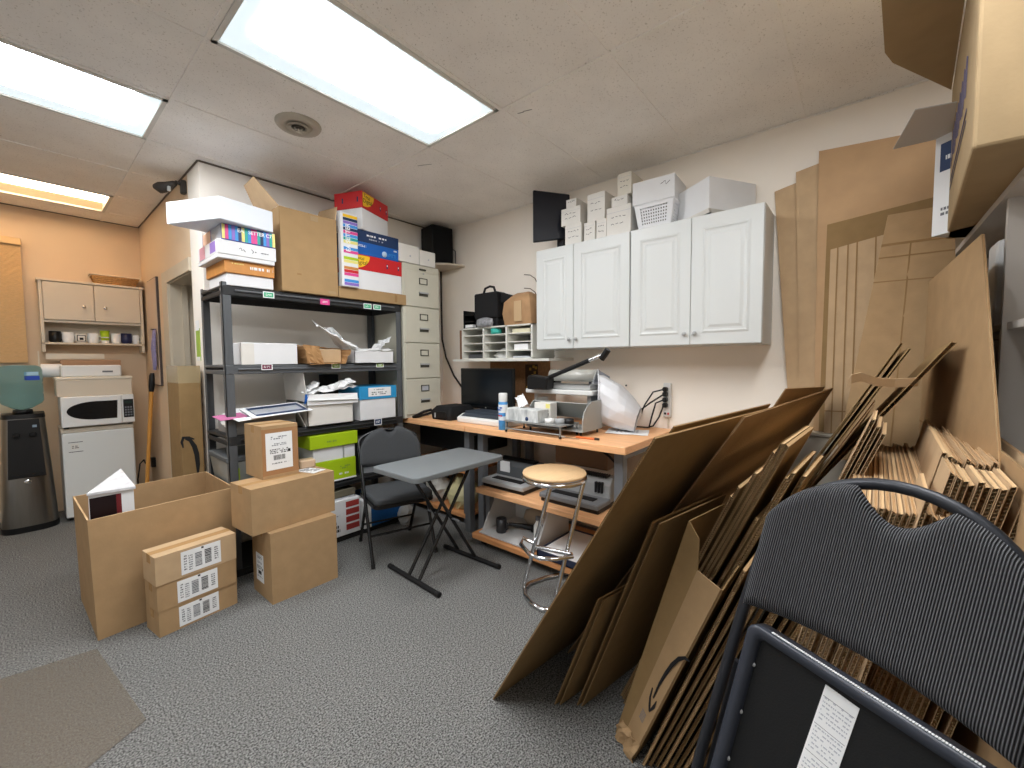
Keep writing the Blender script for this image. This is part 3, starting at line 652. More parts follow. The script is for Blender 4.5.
def reddbox(label, w, d, h, loc, split, rz=0, side=True):
    t = thing('lidded_box', label, 'box', loc, rz, 'white boxes with red lids on the top shelf')
    MB().box(-w/2+.003, -d/2+.003, 0, w/2-.003, d/2-.003, split).build('body', WBOX, t, .003)
    l = MB().box(-w/2, -d/2, split, w/2, d/2, h).build('lid', RED, t, .003)
    logo(face_ny((-w/2+.012, -d/2-.0006, h-.008)), min(w*.4, (h-split)*1.15), l)
    for x in (w*.18, w*.42): b = MB(); T = face_ny((x, -d/2-.0006, (h+split)/2)); b.box(-.006, -.018, 0, .006, .018, .001, NAVY, T); b.box(-.003, .0, .001, .003, .012, .002, PAPER, T); b.build('bottle_print', None, l)
    if side:
        for y in (-.09, .05): b = MB(); T = face_nx((-w/2-.0006, y, (h+split)/2)); b.box(-.006, -.02, 0, .006, .02, .001, NAVY, T); b.build('bottle_print', None, l)
    return t
reddbox('red-lidded white box under the navy and blue box on the top shelf', .455, .38, .275, (1.925, 3.275, Z), .155)
t, w, d, h = printbox('navy and blue printed carton between the two red-lidded boxes', 1.70, 3.09, 2.125, 3.44, Z+.275, Z+.275+.195, COBALT, name='carton')
b = MB(); b.box(-w/2-.001, -d/2-.001, h*.52, w/2+.001, d/2+.001, h+.001, NAVY); b.build('navy_band', None, t)
b = MB(); strokes(b, face_ny((-.01, -d/2-.0016, h*.82)), .22, .016, 1, PAPER, 6, fill=.8); strokes(b, face_ny((0, -d/2-.0016, h*.68)), .13, .012, 1, LGREY, 7, fill=.8); strokes(b, face_ny((-.13, -d/2-.0006, h*.36)), .08, .02, 2, PAPER, 8); strokes(b, face_ny((.14, -d/2-.0006, h*.2)), .09, .03, 3, SKYB, 9); strokes(b, face_ny((.18, -d/2-.0006, h*.42)), .03, .014, 1, PAPER, 3, fill=.9); b.build('print', None, t)
MB().lathe([(0, .0012), (.024, .0012), (.024, 0)], pm('seal_pale', '#b9d2ea', .5), 20, face_ny((.075, -d/2-.0004, h*.2))).build('seal_print', None, t)
t = reddbox('topmost red-lidded white box, just under the ceiling', .36, .26, .295, (1.885, 3.245, Z+.47), .165)
t.rotation_euler = (0, 0, R(23.5))
# striped box standing on end
t = thing('striped_box', 'narrow box on end with horizontal colour stripes beside the red-lidded box', 'box', (1.66, 3.12, ZT+.088), 0)
t.location = (1.655, 3.045, ZT+.088-.001)
MB().box(-.068, 0, 0, .068, .05, .555).build('body', WBOX, t, .003)
cols = [PURP, SKYB, WBOX, PINK, RED, ORNG, WBOX, LEM, GREEN, WBOX, PINK, SKYB, WBOX, LEM, TEAL, SKYB, PINK, NAVY, SKYB, PURP, NAVY, YEL]
b = MB(); T = face_ny((0, -.0004, 0)); n = len(cols)
for q, c in enumerate(cols):
    if c is not WBOX: b.box(-.05, .01+.535*q/n, 0, .067, .01+.535*(q+.88)/n, .001, c, T)
b.build('stripe_print', None, t)
text('EA SETTER', .05, face_ny((-.012, -.0016, .37)) @ Mx.Rotation(R(90), 4, 'Z'), PAPER, t, bold=.0008, sx=.9)
# --- second shelf
t, w, d, h = printbox('white flat box on the second shelf beside the near post', .925, 3.105, 1.278, 3.42, 1.39, 1.535, WBOX)
MB().box(-w/2-.001, -d/2-.0015, -.0, -w/2+.075, -d/2+.0, h-.004).build('end_wrap', WBOX2, t)
def crumple(base, du, dv, nu, nv, amp, m, parent, name, seed=1, th=.002, rise=0):
    rg = random.Random(seed); vs = []; fs = []; base = V(base); du = V(du); dv = V(dv); nn = du.cross(dv).normalized()
    for i in range(nu+1):
        for j in range(nv+1): vs.append(base+du*(i/nu)+dv*(j/nv)+nn*rg.uniform(-amp, amp)+V((rg.uniform(-amp, amp), rg.uniform(-amp, amp), rise*math.sin(PI*i/nu)))*.6)
    for i in range(nu):
        for j in range(nv): a = i*(nv+1)+j; fs.append([a, a+nv+1, a+nv+2, a+1])
    b = MB(); b.add(vs, fs, m); o = b.build(name, None, parent); md = o.modifiers.new('s', 'SOLIDIFY'); md.thickness = th; return o
# torn brown wrapper with a carton inside
t = thing('paper_wrapper', 'torn brown paper wrapper around a pale box on the second shelf', 'parcel', (1.48, 3.22, 1.39), world=True)
BP = pm('brown_paper', '#b0875a', .8, var=.08, scale=14)
MB().box(1.36, 3.10, 1.40, 1.60, 3.38, 1.50).build('inner_box', KR2, t, .002)
for (a, bb, c, d_) in (((1.315, 3.06, 1.515), (1.345, 3.055, 1.39), (1.345, 3.40, 1.39), (1.30, 3.42, 1.53)), ((1.345, 3.055, 1.393), (1.59, 3.045, 1.393), (1.60, 3.40, 1.393), (1.345, 3.40, 1.393)), ((1.60, 3.045, 1.393), (1.665, 3.06, 1.50), (1.66, 3.42, 1.51), (1.60, 3.40, 1.393)), ((1.30, 3.20, 1.525), (1.66, 3.19, 1.505), (1.64, 3.40, 1.515), (1.31, 3.41, 1.54)), ((1.30, 3.06, 1.53), (1.42, 3.07, 1.52), (1.36, 3.09, 1.45), (1.33, 3.06, 1.40))):
    a, bb, c, d_ = V(a), V(bb), V(c), V(d_); crumple(a, bb-a, d_-a, 6, 6, .006, BP, t, 'wrap', 5+int(a.x*100)); 
# white open box with torn paper flaps on the second shelf
t = thing('open_box', 'open white box with torn white paper wings on the second shelf', 'box', (1.88, 3.25, 1.39), world=True)
b = MB(); X0, X1, Y0, Y1 = 1.70, 2.055, 3.075, 3.42
for a in ((X0, Y0, X1, Y0+.005), (X0, Y1-.005, X1, Y1), (X0, Y0, X0+.005, Y1), (X1-.005, Y0, X1, Y1)): b.box(a[0], a[1], 1.39, a[2], a[3], 1.49)
b.box(X0, Y0, 1.39, X1, Y1, 1.397); b.build('body', WBOX, t); MB().box(X0+.01, Y0+.01, 1.397, X1-.01, Y1-.01, 1.485).build('paper_stack', PAPER, t)
crumple((X0+.04, Y0, 1.50), (-.29, .05, .165), (.02, .18, .06), 7, 5, .010, PAPER, t, 'paper_wing', 3)
crumple((X0+.0, Y0+.05, 1.49), (-.12, .02, .17), (.0, .2, .03), 5, 5, .010, PAPER, t, 'paper_wing', 9)
crumple((X1-.13, Y0, 1.49), (.13, .02, .125), (0, .2, -.02), 6, 5, .014, PAPER, t, 'paper_wing', 4)
crumple((X0, Y0-.004, 1.485), (.36, 0, .02), (0, .12, .02), 8, 4, .008, PAPER, t, 'paper_wing', 8)
# --- third shelf
Z3 = .93
t = thing('open_box', 'white box with raised side lid and torn liner, on the third shelf', 'box', (1.55, 3.25, Z3), world=True)
b = MB(); X0, X1, Y0, Y1 = 1.335, 1.69, 3.08, 3.45
for a in ((X0, Y0, X1, Y0+.006), (X0, Y1-.006, X1, Y1), (X0, Y0, X0+.006, Y1), (X1-.006, Y0, X1, Y1)): b.box(a[0], a[1], Z3, a[2], a[3], 1.115)
b.box(X0, Y0, Z3, X1, Y1, Z3+.008); b.build('body', WBOX2, t); MB().box(X0+.012, Y0+.012, Z3+.008, X1-.012, Y1-.012, 1.11).build('paper_stack', PAPER, t)
b = MB(); b.slab([(X0, Y0, 1.11), (X1+.02, Y0, 1.095), (X1+.03, Y0-.035, 1.115), (X0+.0, Y0-.03, 1.13)], .003, PAPER); b.slab([(X0-.005, Y0-.01, 1.03+.06), (X1+.03, Y0-.02, 1.085), (X1+.03, Y0-.012, 1.16), (X0+.0, Y0-.012, 1.17)], .003, PAPER); b.build('front_flap', None, t)
b = MB(); b.slab([(X0-.01, Y0+.02, 1.10), (X0-.02, Y0-.015, 1.10), (X0+.01, Y0-.016, 1.17), (X0, Y0+.02, 1.17)], .003, COBALT); b.build('blue_flap', None, t)
b = MB(); b.slab([(X0, Y0+.0, 1.10), (X0, Y1, 1.10), (X0-.02, Y1, 1.33), (X0-.0, Y0+.05, 1.335)], .004, WBOX2); b.build('side_lid', None, t)
b = MB(); b.slab([(X0-.006, Y0+.02, Z3), (X0-.006, Y1, Z3), (X0-.05, Y1, .99), (X0-.07, Y0+.03, 1.08)], .004, WBOX2); b.build('side_panel', None, t)
crumple((X0, Y0-.01, 1.18), (.39, 0, .035), (0, .17, .02), 10, 5, .013, PAPER, t, 'torn_liner', 12); crumple((X0+.19, Y0-.01, 1.19), (.18, 0, .06), (0, .10, .03), 6, 4, .012, PAPER, t, 'torn_liner', 2); crumple((X0, Y0+.05, 1.17), (.12, .0, .07), (0, .1, .02), 6, 4, .012, PAPER, t, 'torn_liner', 22)
t = thing('lidded_box', 'white box with a bright blue lid and white label on the third shelf', 'box', (1.915, 3.26, Z3), 0)
MB().box(-.165, -.18, 0, .165, .18, .20).build('body', WBOX, t, .003); MB().box(-.172, -.188, .168, .172, .188, .272).build('lid', pm('lid_blue', '#2f93c9', .4), t, .003)
b = MB(); T = face_ny((.005, -.1886, .225)); b.box(-.10, -.035, 0, .11, .038, .001, PAPER, T); strokes(b, T @ Mx.Translation((0, -.01, 0)), .14, .03, 2, GINK, 12, z=.001); strokes(b, T @ Mx.Translation((0, .02, 0)), .10, .012, 1, GINK, 13, z=.001); b.build('label', None, t)
MB().box(1.55, 3.36, 1.20, 1.95, 3.42, 1.33)
tag(MB().box(1.62, 3.40, Z3, 1.74, 3.50, 1.30, BLACKM).build('dark_binder', None, None, .004, loc='auto'), 'dark binder standing behind the white boxes on the third shelf', 'binder')
# papers, catalogues and grey bin at the near end
t = thing('grey_bin', 'grey plastic bin with a lid on the fourth shelf by the near post', 'bin', (.99, 3.32, .49), 0)
BING = pm('bin_grey', '#a3a7a4', .4, spec=.5)
b = MB(); loft(b, [(0, [(-.12, -.16), (.12, -.16), (.12, .16), (-.12, .16)]), (.27, [(-.15, -.20), (.15, -.20), (.15, .20), (-.15, .20)])], BING); b.build('body', None, t, .004); MB().box(-.158, -.208, .262, .158, .208, .30).build('lid', pm('bin_lid_grey', '#5d6163', .4), t, .008)
MB().box(-.13, -.196, .04, -.085, -.178, .22).build('lime_tag', GREEN, t)
t = thing('plastic_bag', 'crumpled clear plastic bag on the third shelf by the near post', 'bag', (.95, 3.25, Z3), world=True)
crumple((.86, 3.12, .95), (.22, 0, .02), (0, .22, .06), 8, 8, .022, pm('cloudy_plastic', '#c9c9c6', .2, spec=.6), t, 'film', 6, rise=.06)
for k, (l, x, y, z, w, d, rz, m, m2) in enumerate((('magenta sheet poking out past the near post', .865, 3.115, 1.055, .17, .10, 12, pm('sheet_magenta', '#b76a92', .6), None), ('white catalogue with a dark cover picture on the papers pile', 1.07, 3.15, 1.068, .30, .22, -6, PAPER, NAVY), ('navy and white printed flyer on top of the papers pile', 1.15, 3.13, 1.074, .40, .22, 4, PAPER, NAVY), ('white sheet curling over the shelf edge by the near post', .98, 3.13, 1.055, .26, .18, 15, PAPER, None))):
    t = thing('paper_sheet', l, 'paper', (x, y, z), 0, 'loose papers on the third shelf', rot=(R(13), R(-2), R(rz)))
    MB().box(-w/2, -d/2, 0, w/2, d/2, .003).build('sheet', m, t)
    if m2:
        b = MB(); b.box(-w*.42, -d*.4, .003, w*.44, d*.4, .0034, m2)
        for q in (-.3, 0, .3): b.box(-w*.1+q*w*.85-.02, -d*.25, .0034, q*w*.85+.05, d*.2, .0038, LGREY)
        b.build('print', None, t)
tag(MB().box(.88, 3.12, Z3, 1.27, 3.45, 1.04, pm('folder_stack', '#8d8a86', .7)).build('folder_stack', None, None, .003, loc='auto'), 'grey stack of folders under the loose papers on the third shelf', 'folders')
# --- fourth shelf: green and white paper boxes
Z4 = .49
def strk(t, y, z, w, h, rows, m, seed, x=0): b = MB(); strokes(b, face_ny((x, y, z)), w, h, rows, m, seed, fill=.7); return b.build('print', None, t)
t, w, d, h = printbox('lime green paper box with white foot on the fourth shelf', 1.36, 3.08, 1.70, 3.40, Z4, .655, GREEN, name='paper_box'); MB().box(-w/2-.001, -d/2-.0015, 0, w/2+.001, d/2, .012).build('white_foot', PAPER, t); strk(t, -d/2-.0006, h*.3, .10, .02, 1, PAPER, 4, .08); strk(t, -d/2-.0006, h*.6, .08, .03, 2, OLIVE, 5, .08)
t, w, d, h = printbox('white paper box resting on the lime box, fourth shelf', 1.37, 3.09, 1.60, 3.40, .655, .76, WBOX, name='paper_box')
t, w, d, h = printbox('small white paper box at the end of the lime box, fourth shelf', 1.612, 3.09, 1.70, 3.40, .655, .755, WBOX, name='paper_box')
t, w, d, h = printbox('lime green box lid on top of the two white boxes, fourth shelf', 1.34, 3.07, 1.715, 3.42, .76, .86, GREEN, name='paper_box'); strk(t, -d/2-.0006, h*.45, .09, .018, 1, OLIVE, 6, -.03)
t = thing('document_stack', 'stack of printed documents on the fourth shelf behind the kraft boxes', 'papers', (1.24, 3.28, Z4), 0)
for q in range(6): MB().box(-.10+.004*(q % 3), -.15, .03*q, .10, .15, .03*q+.028).build('booklet', (PAPER, LGREY, WBOX2)[q % 3], t)
t, w, d, h = printbox('dark closed box on the fourth shelf beside the file cabinet end', 1.75, 3.12, 2.10, 3.42, Z4, .80, pm('dark_box', '#2b2c2e', .6), name='storage_box')
# --- bottom shelf
t, w, d, h = printbox('white open paper carton with red blocks and black print on the bottom shelf', 1.36, 3.07, 1.72, 3.42, .05, .33, WBOX, name='paper_carton')
b = MB(); T = face_ny((0, -d/2-.0004, 0))
for q in range(4): b.box(.06, .035+.06*q, 0, .17, .08+.06*q, .001, pm('brick_red', '#a03a36', .5), T)
strokes(b, T @ Mx.Translation((-.05, .08, 0)), .12, .09, 3, INK, 4, fill=.75); strokes(b, T @ Mx.Translation((-.04, .165, 0)), .10, .018, 1, GINK, 8); b.build('print', None, t)
for q in range(4): MB().box(-w/2+.02, -d/2+.03+.07*q, h, w/2-.03, -d/2+.085+.07*q, h+.012+.006*(q % 2)).build('paper_ream', (LGREY, PAPER, GINK, WBOX)[q], t)
t, w, d, h = printbox('blue and white paper carton on the bottom shelf behind the dark folding chair', 1.75, 3.06, 2.15, 3.42, .05, .27, pm('deep_blue', '#1d5c9c', .5), name='paper_carton'); MB().box(-w/2-.002, -d/2-.002, 0, -w/2+.06, d/2, h+.002).build('white_end', PAPER, t)
tag(MB().box(1.36, 3.10, .345, 1.70, 3.42, .40, pm('drab_folder', '#6b6555', .8)).build('folder', None, None, .004, loc='auto'), 'drab brown folder lying across the bottom-shelf paper carton', 'folder')

for o in C.objects:
    if o.name not in _before and o.parent is None and 'category' in o: o.location.x += .030 if o.location.z > 1.8 else .018 if o.location.z > 1.2 else .006
# ================================================================ CARTONS ON THE FLOOR
t = thing('open_carton', 'large open kraft box on the floor, its top fully open', 'box', (.5, 3.25, 0), world=True)
b = MB(); P = [(.198, 2.925), (.832, 2.995), (.832, 3.595), (.18, 3.53)]; h = .625; w = .007
Q = [(.186, 2.92), (.843, 2.99), (.838, 3.60), (.172, 3.53)]
for i in range(4):
    j = (i+1) % 4; a, c = V((*P[i], 0)), V((*P[j], 0)); a1, c1 = V((*Q[i], h)), V((*Q[j], h)); n = (c-a).normalized().cross(V((0, 0, 1)))*-w
    b.add([a, c, c+n, a+n, a1, c1, c1+n, a1+n], [(0, 1, 5, 4), (3, 7, 6, 2), (0, 4, 7, 3), (1, 2, 6, 5)], KR); b.add([a1, c1, c1+n, a1+n], [(0, 1, 2, 3)], KRIM)
b.prism(P, 0, .008, KR); b.build('body', None, t)
t.rotation_euler = (0, 0, 0)
t = thing('display_box', 'black and white box with a marbled peaked lid poking out of the large open box', 'box', (.30, 3.085, .30), world=True)
MARB = pm('marble_print', '#e6e6e8', .4, col2='#c3c4c8', var=.02, scale=25)
b = MB(); A0, A1 = V((.245, 3.06, 0)), V((.40, 3.20, 0))
DX = -.032
tri = [V((.232+DX, 3.0, 0)), V((.405+DX, 3.0, 0)), V((.40+DX, 3.25, 0))]
b.prism([(p.x, p.y) for p in tri], .012, .735, WBOX); b.build('body', None, t)
b = MB(); T = face_ny((.30+DX, 2.9994, .53)); b.box(-.065, -.15, 0, .055, .185, .001, pm('dark_maroon', '#1f1213', .3), T); b.box(.035, -.15, .001, .055, .185, .0018, pm('maroon_stripe', '#6b2226', .4), T); b.build('cover_print', None, t)
b = MB(); b.add([(p_[0]+DX, p_[1]-.05, p_[2]) for p_ in ((.226, 3.035, .735), (.412, 3.035, .728), (.405, 3.32, .733), (.39, 3.33, .795), (.226, 3.035, .747), (.412, 3.035, .741))], [(4, 5, 3), (5, 2, 3), (0, 1, 5, 4), (0, 4, 3), (0, 3, 2, 1), (1, 2, 5)], MARB); b.build('lid', None, t)
# three small labelled cartons
SM = 'small labelled cartons in front of the large open box'
zz = 0
for k, (w, d, h, x, y, rz, l) in enumerate(((.365, .17, .130, .573, 2.85, 8, 'bottom of the three small kraft cartons stacked before the large open box'), (.365, .17, .140, .572, 2.845, 7, 'middle of the three small kraft cartons stacked before the large open box'), (.372, .17, .150, .572, 2.842, 7.5, 'top of the three small kraft cartons stacked before the large open box'))):
    t = carton(l, w, d, h, (x, y-.03, zz), R(rz), KR2 if k == 2 else KR, SM, bev=.006); zz += h+.0008
    ship_label(t, face_ny((-.005+.02*(k == 2), -d/2-.001, h*.5)), .185, h*.82, False, 4+k)
# taped carton stack
ST = 'kraft cartons stacked before the grey shelf'
t = carton('bottom kraft carton of the stack, standing askew on the carpet', .395, .28, .418, (1.085, 2.722, 0), R(1), KR, ST)
ship_label(t, face_nx((-.1982, .03, .17)), .11, .17, True, 9)
carton('wide kraft carton in the middle of the three-box stack', .505, .27, .268, (1.052, 2.772, .4195), R(5), KR, ST)
t = carton('small tall kraft carton with a big white shipping label atop the stack', .215, .25, .325, (1.030, 2.90, .6895), R(3), KR, ST)
ship_label(t, face_ny((-.008, -.1262, .165)), .158, .23, True, 5)
b = MB(); b.box(-.1075, -.1256, .02, .1075, -.1252, .305); b.build('front_tape', pm('glossy_tape', '#a67c57', .15, spec=.7), t)
for k, (x, y, w, d, rz, l) in enumerate(((1.215, 2.78, .10, .16, 20, 'white paper slip lying on the wide kraft carton'), (1.235, 2.875, .10, .07, -10, 'clear wrapped bundle on the wide kraft carton, behind the slip'))):
    t = thing('paper_slip' if k == 0 else 'wrapped_bundle', l, 'paper' if k == 0 else 'bundle', (x, y, .6885), R(rz)); MB().box(-w/2, -d/2, 0, w/2, d/2, .003 if k == 0 else .06).build('sheet' if k == 0 else 'film', PAPER if k == 0 else pm('bundle_film', '#c4a98c', .2, spec=.6), t, 0 if k == 0 else .01)
    if k == 0: b = MB(); strokes(b, Mx.Translation((0, 0, .003)), w*.8, d*.7, 5, GINK, 3); b.build('print', None, t)
# chair mat
t = thing('chair_mat', 'brownish translucent chair mat on the carpet', 'mat', (-.3, 2.3, .001), world=True)
b = MB(); b.prism([(.262, 2.117), (-.9, 1.45), (-1.3, 2.2), (-.25, 2.92), (.186, 2.84)], .001, .006, pm('mat_vinyl', '#857d72', .35, alpha=.35, spec=.4)); b.build('sheet', None, t)
# ================================================================ FILE CABINET + SPEAKER CORNER
DZ = .90
t = thing('file_cabinet', 'beige four-drawer file cabinet standing on the desk end', 'file cabinet', (2.39, 3.33, DZ), world=True)
FX0, FX1, FY0, FZ1 = 2.19, 2.60, 3.08, 2.27
MB().box(FX0, FY0+.012, DZ, FX1, 3.585, FZ1).build('body', FILE, t, .004)
FD = pm('file_handle_dark', '#4b4a42', .4); n = 4; zh = (FZ1-.055-DZ-.03)/n
for q in range(n):
    z0 = DZ+.03+q*zh; z1 = z0+zh-.006
    d = MB().box(FX0+.012, FY0, z0, FX1-.012, FY0+.014, z1).build('drawer', FILE, t, .005)
    T = face_ny((.5*(FX0+FX1)+.01, FY0, z0+zh*.72)); b = MB()
    for a in ((-.045, -.028, .045, -.022), (-.045, .022, .045, .028), (-.045, -.028, -.038, .028), (.038, -.028, .045, .028)): b.box(a[0], a[1], 0, a[2], a[3], .006, FD, T)
    b.box(-.038, -.022, 0, .038, .022, .002, FILE if q else LGREY, T); b.build('label_holder', None, d)
    T = face_ny((.5*(FX0+FX1)+.01, FY0, z0+zh*.36)); b = MB(); b.box(-.055, -.022, 0, .055, .022, .003, FILE, T); b.box(-.05, -.018, .003, .05, .006, .0036, FD, T); b.box(-.05, .006, .003, .05, .02, .014, SILV, T); b.build('pull', None, d)
MB().box(2.37, FY0-.001, FZ1-.045, 2.44, FY0+.013, FZ1-.032).build('maker_plate', FD, t)
MB().cyl((2.41, FY0-.004, FZ1-.075), (2.41, FY0+.02, FZ1-.075), .008, SILV, 12).build('lock', None, t)
for k, (a, c, l) in enumerate(((2.155, 2.365, 'white carton on the file cabinet beside the red and navy boxes'), (2.372, 2.55, 'white carton on the file cabinet beside the black speaker'))):
    t = thing('small_carton', l, 'box', ((a+c)/2, 3.20, FZ1), 0); MB().box(-(c-a)/2, -.12, 0, (c-a)/2, .12, .155-.02*k).build('body', WBOX2, t, .003)
    MB().lathe([(0, .001), (.008, .001), (.008, 0)], LGREY, 12, face_ny((.01, -.1204, .06))).build('sticker', None, t)
# corner shelf + speaker
t = thing('corner_shelf', 'small white corner shelf high in the room corner', 'shelf', (2.93, 3.45, 2.385), world=True)
P = [(2.70, 3.6), (3.06, 3.6), (3.06, 3.22)]+[(3.06-.36*math.cos(R(a))*1.0, 3.6-.38*math.sin(R(a))) for a in (75, 60, 45, 30, 15)]
MB().prism(P, 2.385, 2.405).build('board', pm('corner_shelf_white', '#cfc4b4', .5), t, .003); MB().box(2.9, 3.58, 2.30, 3.04, 3.6, 2.385).build('bracket', CREAM, t)
t = thing('speaker', 'black loudspeaker on the corner shelf', 'speaker', (2.875, 3.44, 2.405), R(-8)); SPK = pm('speaker_black', '#0e0f10', .6)
MB().box(-.125, -.11, 0, .125, .11, .375).build('cabinet', SPK, t, .008); MB().box(-.118, -.116, .01, .118, -.108, .365).build('grille', pm('grille_black', '#0a0b0d', .9, bump=.4, bscale=900), t, .004)
tag(MB().tube([(2.99, 3.40, 2.62), (3.03, 3.33, 2.56), (3.04, 3.34, 2.42), (3.0, 3.42, 2.41)], .004, BLACK, 8).build('speaker_wire', None, None, loc='auto'), 'thin wire loop hanging behind the black loudspeaker', 'cable')
tag(MB().tube([(3.035, 3.575, 2.384), (3.035, 3.575, 2.0), (3.035, 3.572, 1.65), (3.04, 3.52, 1.45), (3.045, 3.40, 1.25), (3.04, 3.27, 1.13), (2.98, 3.17, 1.02)], .010, pm('cable_dark', '#2b2623', .6), 8).build('cable', None, None, loc='auto'), 'dark cable running down the wall from the corner shelf to the monitor', 'cable')

# ================================================================ DESKS
DX0, DX1 = 2.225, 3.05
def desk(label, y0, y1, legs, name='desk'):
    t = thing(name, label, 'desk', ((DX0+DX1)/2, (y0+y1)/2, 0), world=True)
    MB().box(DX0, y0, DZ-.045, DX1, y1, DZ).build('worktop', WOODT, t, .003)
    for ly in legs:
        MB().box(DX0+.10, ly-.03, 0, DX0+.16, ly+.03, DZ-.045).build('leg', GREYM, t, .004); MB().box(DX1-.12, ly-.03, 0, DX1-.06, ly+.03, DZ-.045).build('leg', GREYM, t, .004)
        MB().box(DX0+.16, ly-.015, DZ-.11, DX1-.12, ly+.015, DZ-.05).build('rail', GREYM, t)
    return t
desk('wood-topped desk below the wall cupboards, carrying the sealing machine', 1.035, 2.372, (1.125, 2.30))
desk('wood-topped desk section in the corner under the file cabinet', 2.378, 3.59, (2.455, 3.45))
# lower wooden shelf stand under the right desk
t = thing('low_shelf', 'two-tier wooden low shelf under the desk holding binding machines', 'shelf', (2.52, 1.72, 0), world=True)
MB().box(2.20, 1.175, .405, 2.80, 2.235, .447).build('shelf_board', WOODT, t, .006); MB().box(2.175, 1.175, .055, 2.80, 2.255, .10).build('shelf_board', WOODE, t, .008)
for x in (2.30, 2.74):
    for y in (1.20, 2.20): MB().box(x, y-.02, .10, x+.05, y+.02, .405).build('post', GREYM, t)
for x in (2.25, 2.75):
    for y in (1.25, 2.19): MB().cyl((x, y-.012, .028), (x, y+.012, .028), .027, BLACK, 14).build('caster', None, t)
# white open file stand on the low shelf, mug etc
t = thing('magazine_stand', 'white slope-sided open holder on the bottom wooden shelf', 'holder', (2.40, 1.97, .105), world=True); WL = pm('white_melamine', '#cfd0cf', .5)
b = MB(); b.box(2.20, 1.68, .105, 2.62, 2.20, .115)
for y in (2.19, 1.68): b.slab([(2.22, y, .115), (2.62, y, .115), (2.62, y, .40), (2.40, y, .40)], .012)
b.box(2.61, 1.68, .115, 2.62, 2.20, .40); b.build('body', WL, t)
t = thing('cup', 'dark grey cup inside the white open holder', 'cup', (2.30, 2.06, .115), 0); MB().lathe([(.036, 0), (.04, .01), (.04, .105), (.035, .105), (.034, .012), (0, .01)], pm('cup_dark', '#2f2f31', .35), 20).build('body', None, t); MB().tube([(0, -.038, .085), (0, -.062, .08), (0, -.064, .04), (0, -.039, .025)], .006, pm('cup_dark', '#2f2f31', .35), 8).build('handle', None, t)
t = thing('hand_tool', 'black-handled tool lying in the white open holder', 'tool', (2.45, 1.93, .13), world=True); MB().tube([(2.36, 2.04, .16), (2.42, 1.96, .15), (2.46, 1.86, .14)], [.014, .018, .024], BLACK, 10).build('handle', None, t); MB().box(2.42, 1.70, .118, 2.50, 1.88, .175).build('head', BLACKM, t, .01)
t = thing('rolled_bag', 'beige soft bundle at the back of the white open holder', 'bundle', (2.55, 1.90, .116), 0); MB().lathe([(0, 0), (.05, .0), (.07, .05), (.06, .11), (.02, .14), (0, .14)], pm('beige_cloth', '#b7a58e', .9), 16).build('cloth', None, t); t.scale = (.8, 2.0, 1)
tag(MB().cyl((2.56, 2.10, .30), (2.56, 1.72, .30), .008, pm('rod_dark', '#4a3a2c', .6), 8).build('rod', None, None, loc='auto'), 'thin dark rod lying across the white open holder', 'rod')
t = thing('spray_bottle', 'small white bottle beside the black tool on the bottom wooden shelf', 'bottle', (2.33, 1.74, .115), 0); MB().lathe([(.028, 0), (.03, .01), (.03, .12), (.014, .145), (.014, .16)], WHITEP, 18).build('body', None, t); MB().lathe([(.017, .16), (.017, .185), (0, .187)], GINK, 14).build('cap', None, t)
t = thing('document_tray', 'navy-edged tray of white paper on the bottom wooden shelf', 'tray', (2.38, 1.42, .105), world=True); b = MB(); b.box(2.17, 1.22, .105, 2.62, 1.63, .112, NAVY)
for a in ((2.17, 1.22, 2.62, 1.23), (2.17, 1.62, 2.62, 1.63), (2.61, 1.22, 2.62, 1.63), (2.17, 1.22, 2.18, 1.63)): b.box(a[0], a[1], .105, a[2], a[3], .15, pm('tray_navy', '#2a3147', .5))
b.build('body', None, t); MB().box(2.185, 1.235, .113, 2.60, 1.615, .146).build('paper_stack', PAPER, t)
# two binding machines on the upper wooden shelf
def binder(label, y, w, x, handle):
    t = thing('binding_machine', label, 'binding machine', (x, y, .447), 0, 'binding machines on the low shelf')
    MB().box(-.10, -w/2, 0, .16, w/2, .035).build('base', BLACK, t, .005); MB().box(-.115, -w/2-.004, .028, .06, w/2+.004, .062).build('tray', SILV if handle else pm('binder_mid', '#77797b', .4), t, .006)
    MB().box(-.06, -w/2+.06, .062, .0, w/2-.06, .067).build('paper_slot', BLACKM, t)
    P = [(.05, .03), (.19, .03), (.19, .16), (.15, .19), (.09, .19), (.06, .14)]
    MB().prism(P, -w/2, w/2, None, frame((0, 0, 0), (1, 0, 0), (0, 0, 1), (0, -1, 0))).build('housing', pm('binder_grey', '#55585b', .45) if handle else pm('binder_pale', '#9b9d9d', .4), t, .006)
    b = MB()
    for q in range(22): b.box(.06, -w/2+.03+(w-.06)*q/22, .188, .12, -w/2+.03+(w-.06)*(q+.5)/22, .204)
    b.build('comb_teeth', BLACK, t)
    if not handle: 
        for q in range(3): MB().box(.038, -w/2+.05+q*.022, .09, .062, -w/2+.06+q*.022, .16).build('lever', BLACK, t)
    else: ship = MB(); ship.box(.055, .06, .09, .058, .16, .175, PAPER); ship.build('spec_label', None, t)
    return t
binder('dark-housed binding machine with a silver tray on the low shelf, nearer the corner', 2.02, .40, 2.37, True)
binder('silver-housed binding machine on the low shelf, behind the bar stool', 1.45, .44, 2.37, False)
tag(MB().box(2.52, 1.30, .66, 2.70, 1.72, .83, pm('brown_drawer', '#6f5238', .6)).build('hanging_drawer', None, None, .004, loc='auto'), 'brown drawer box hung under the desk behind the silver binding machine', 'drawer')
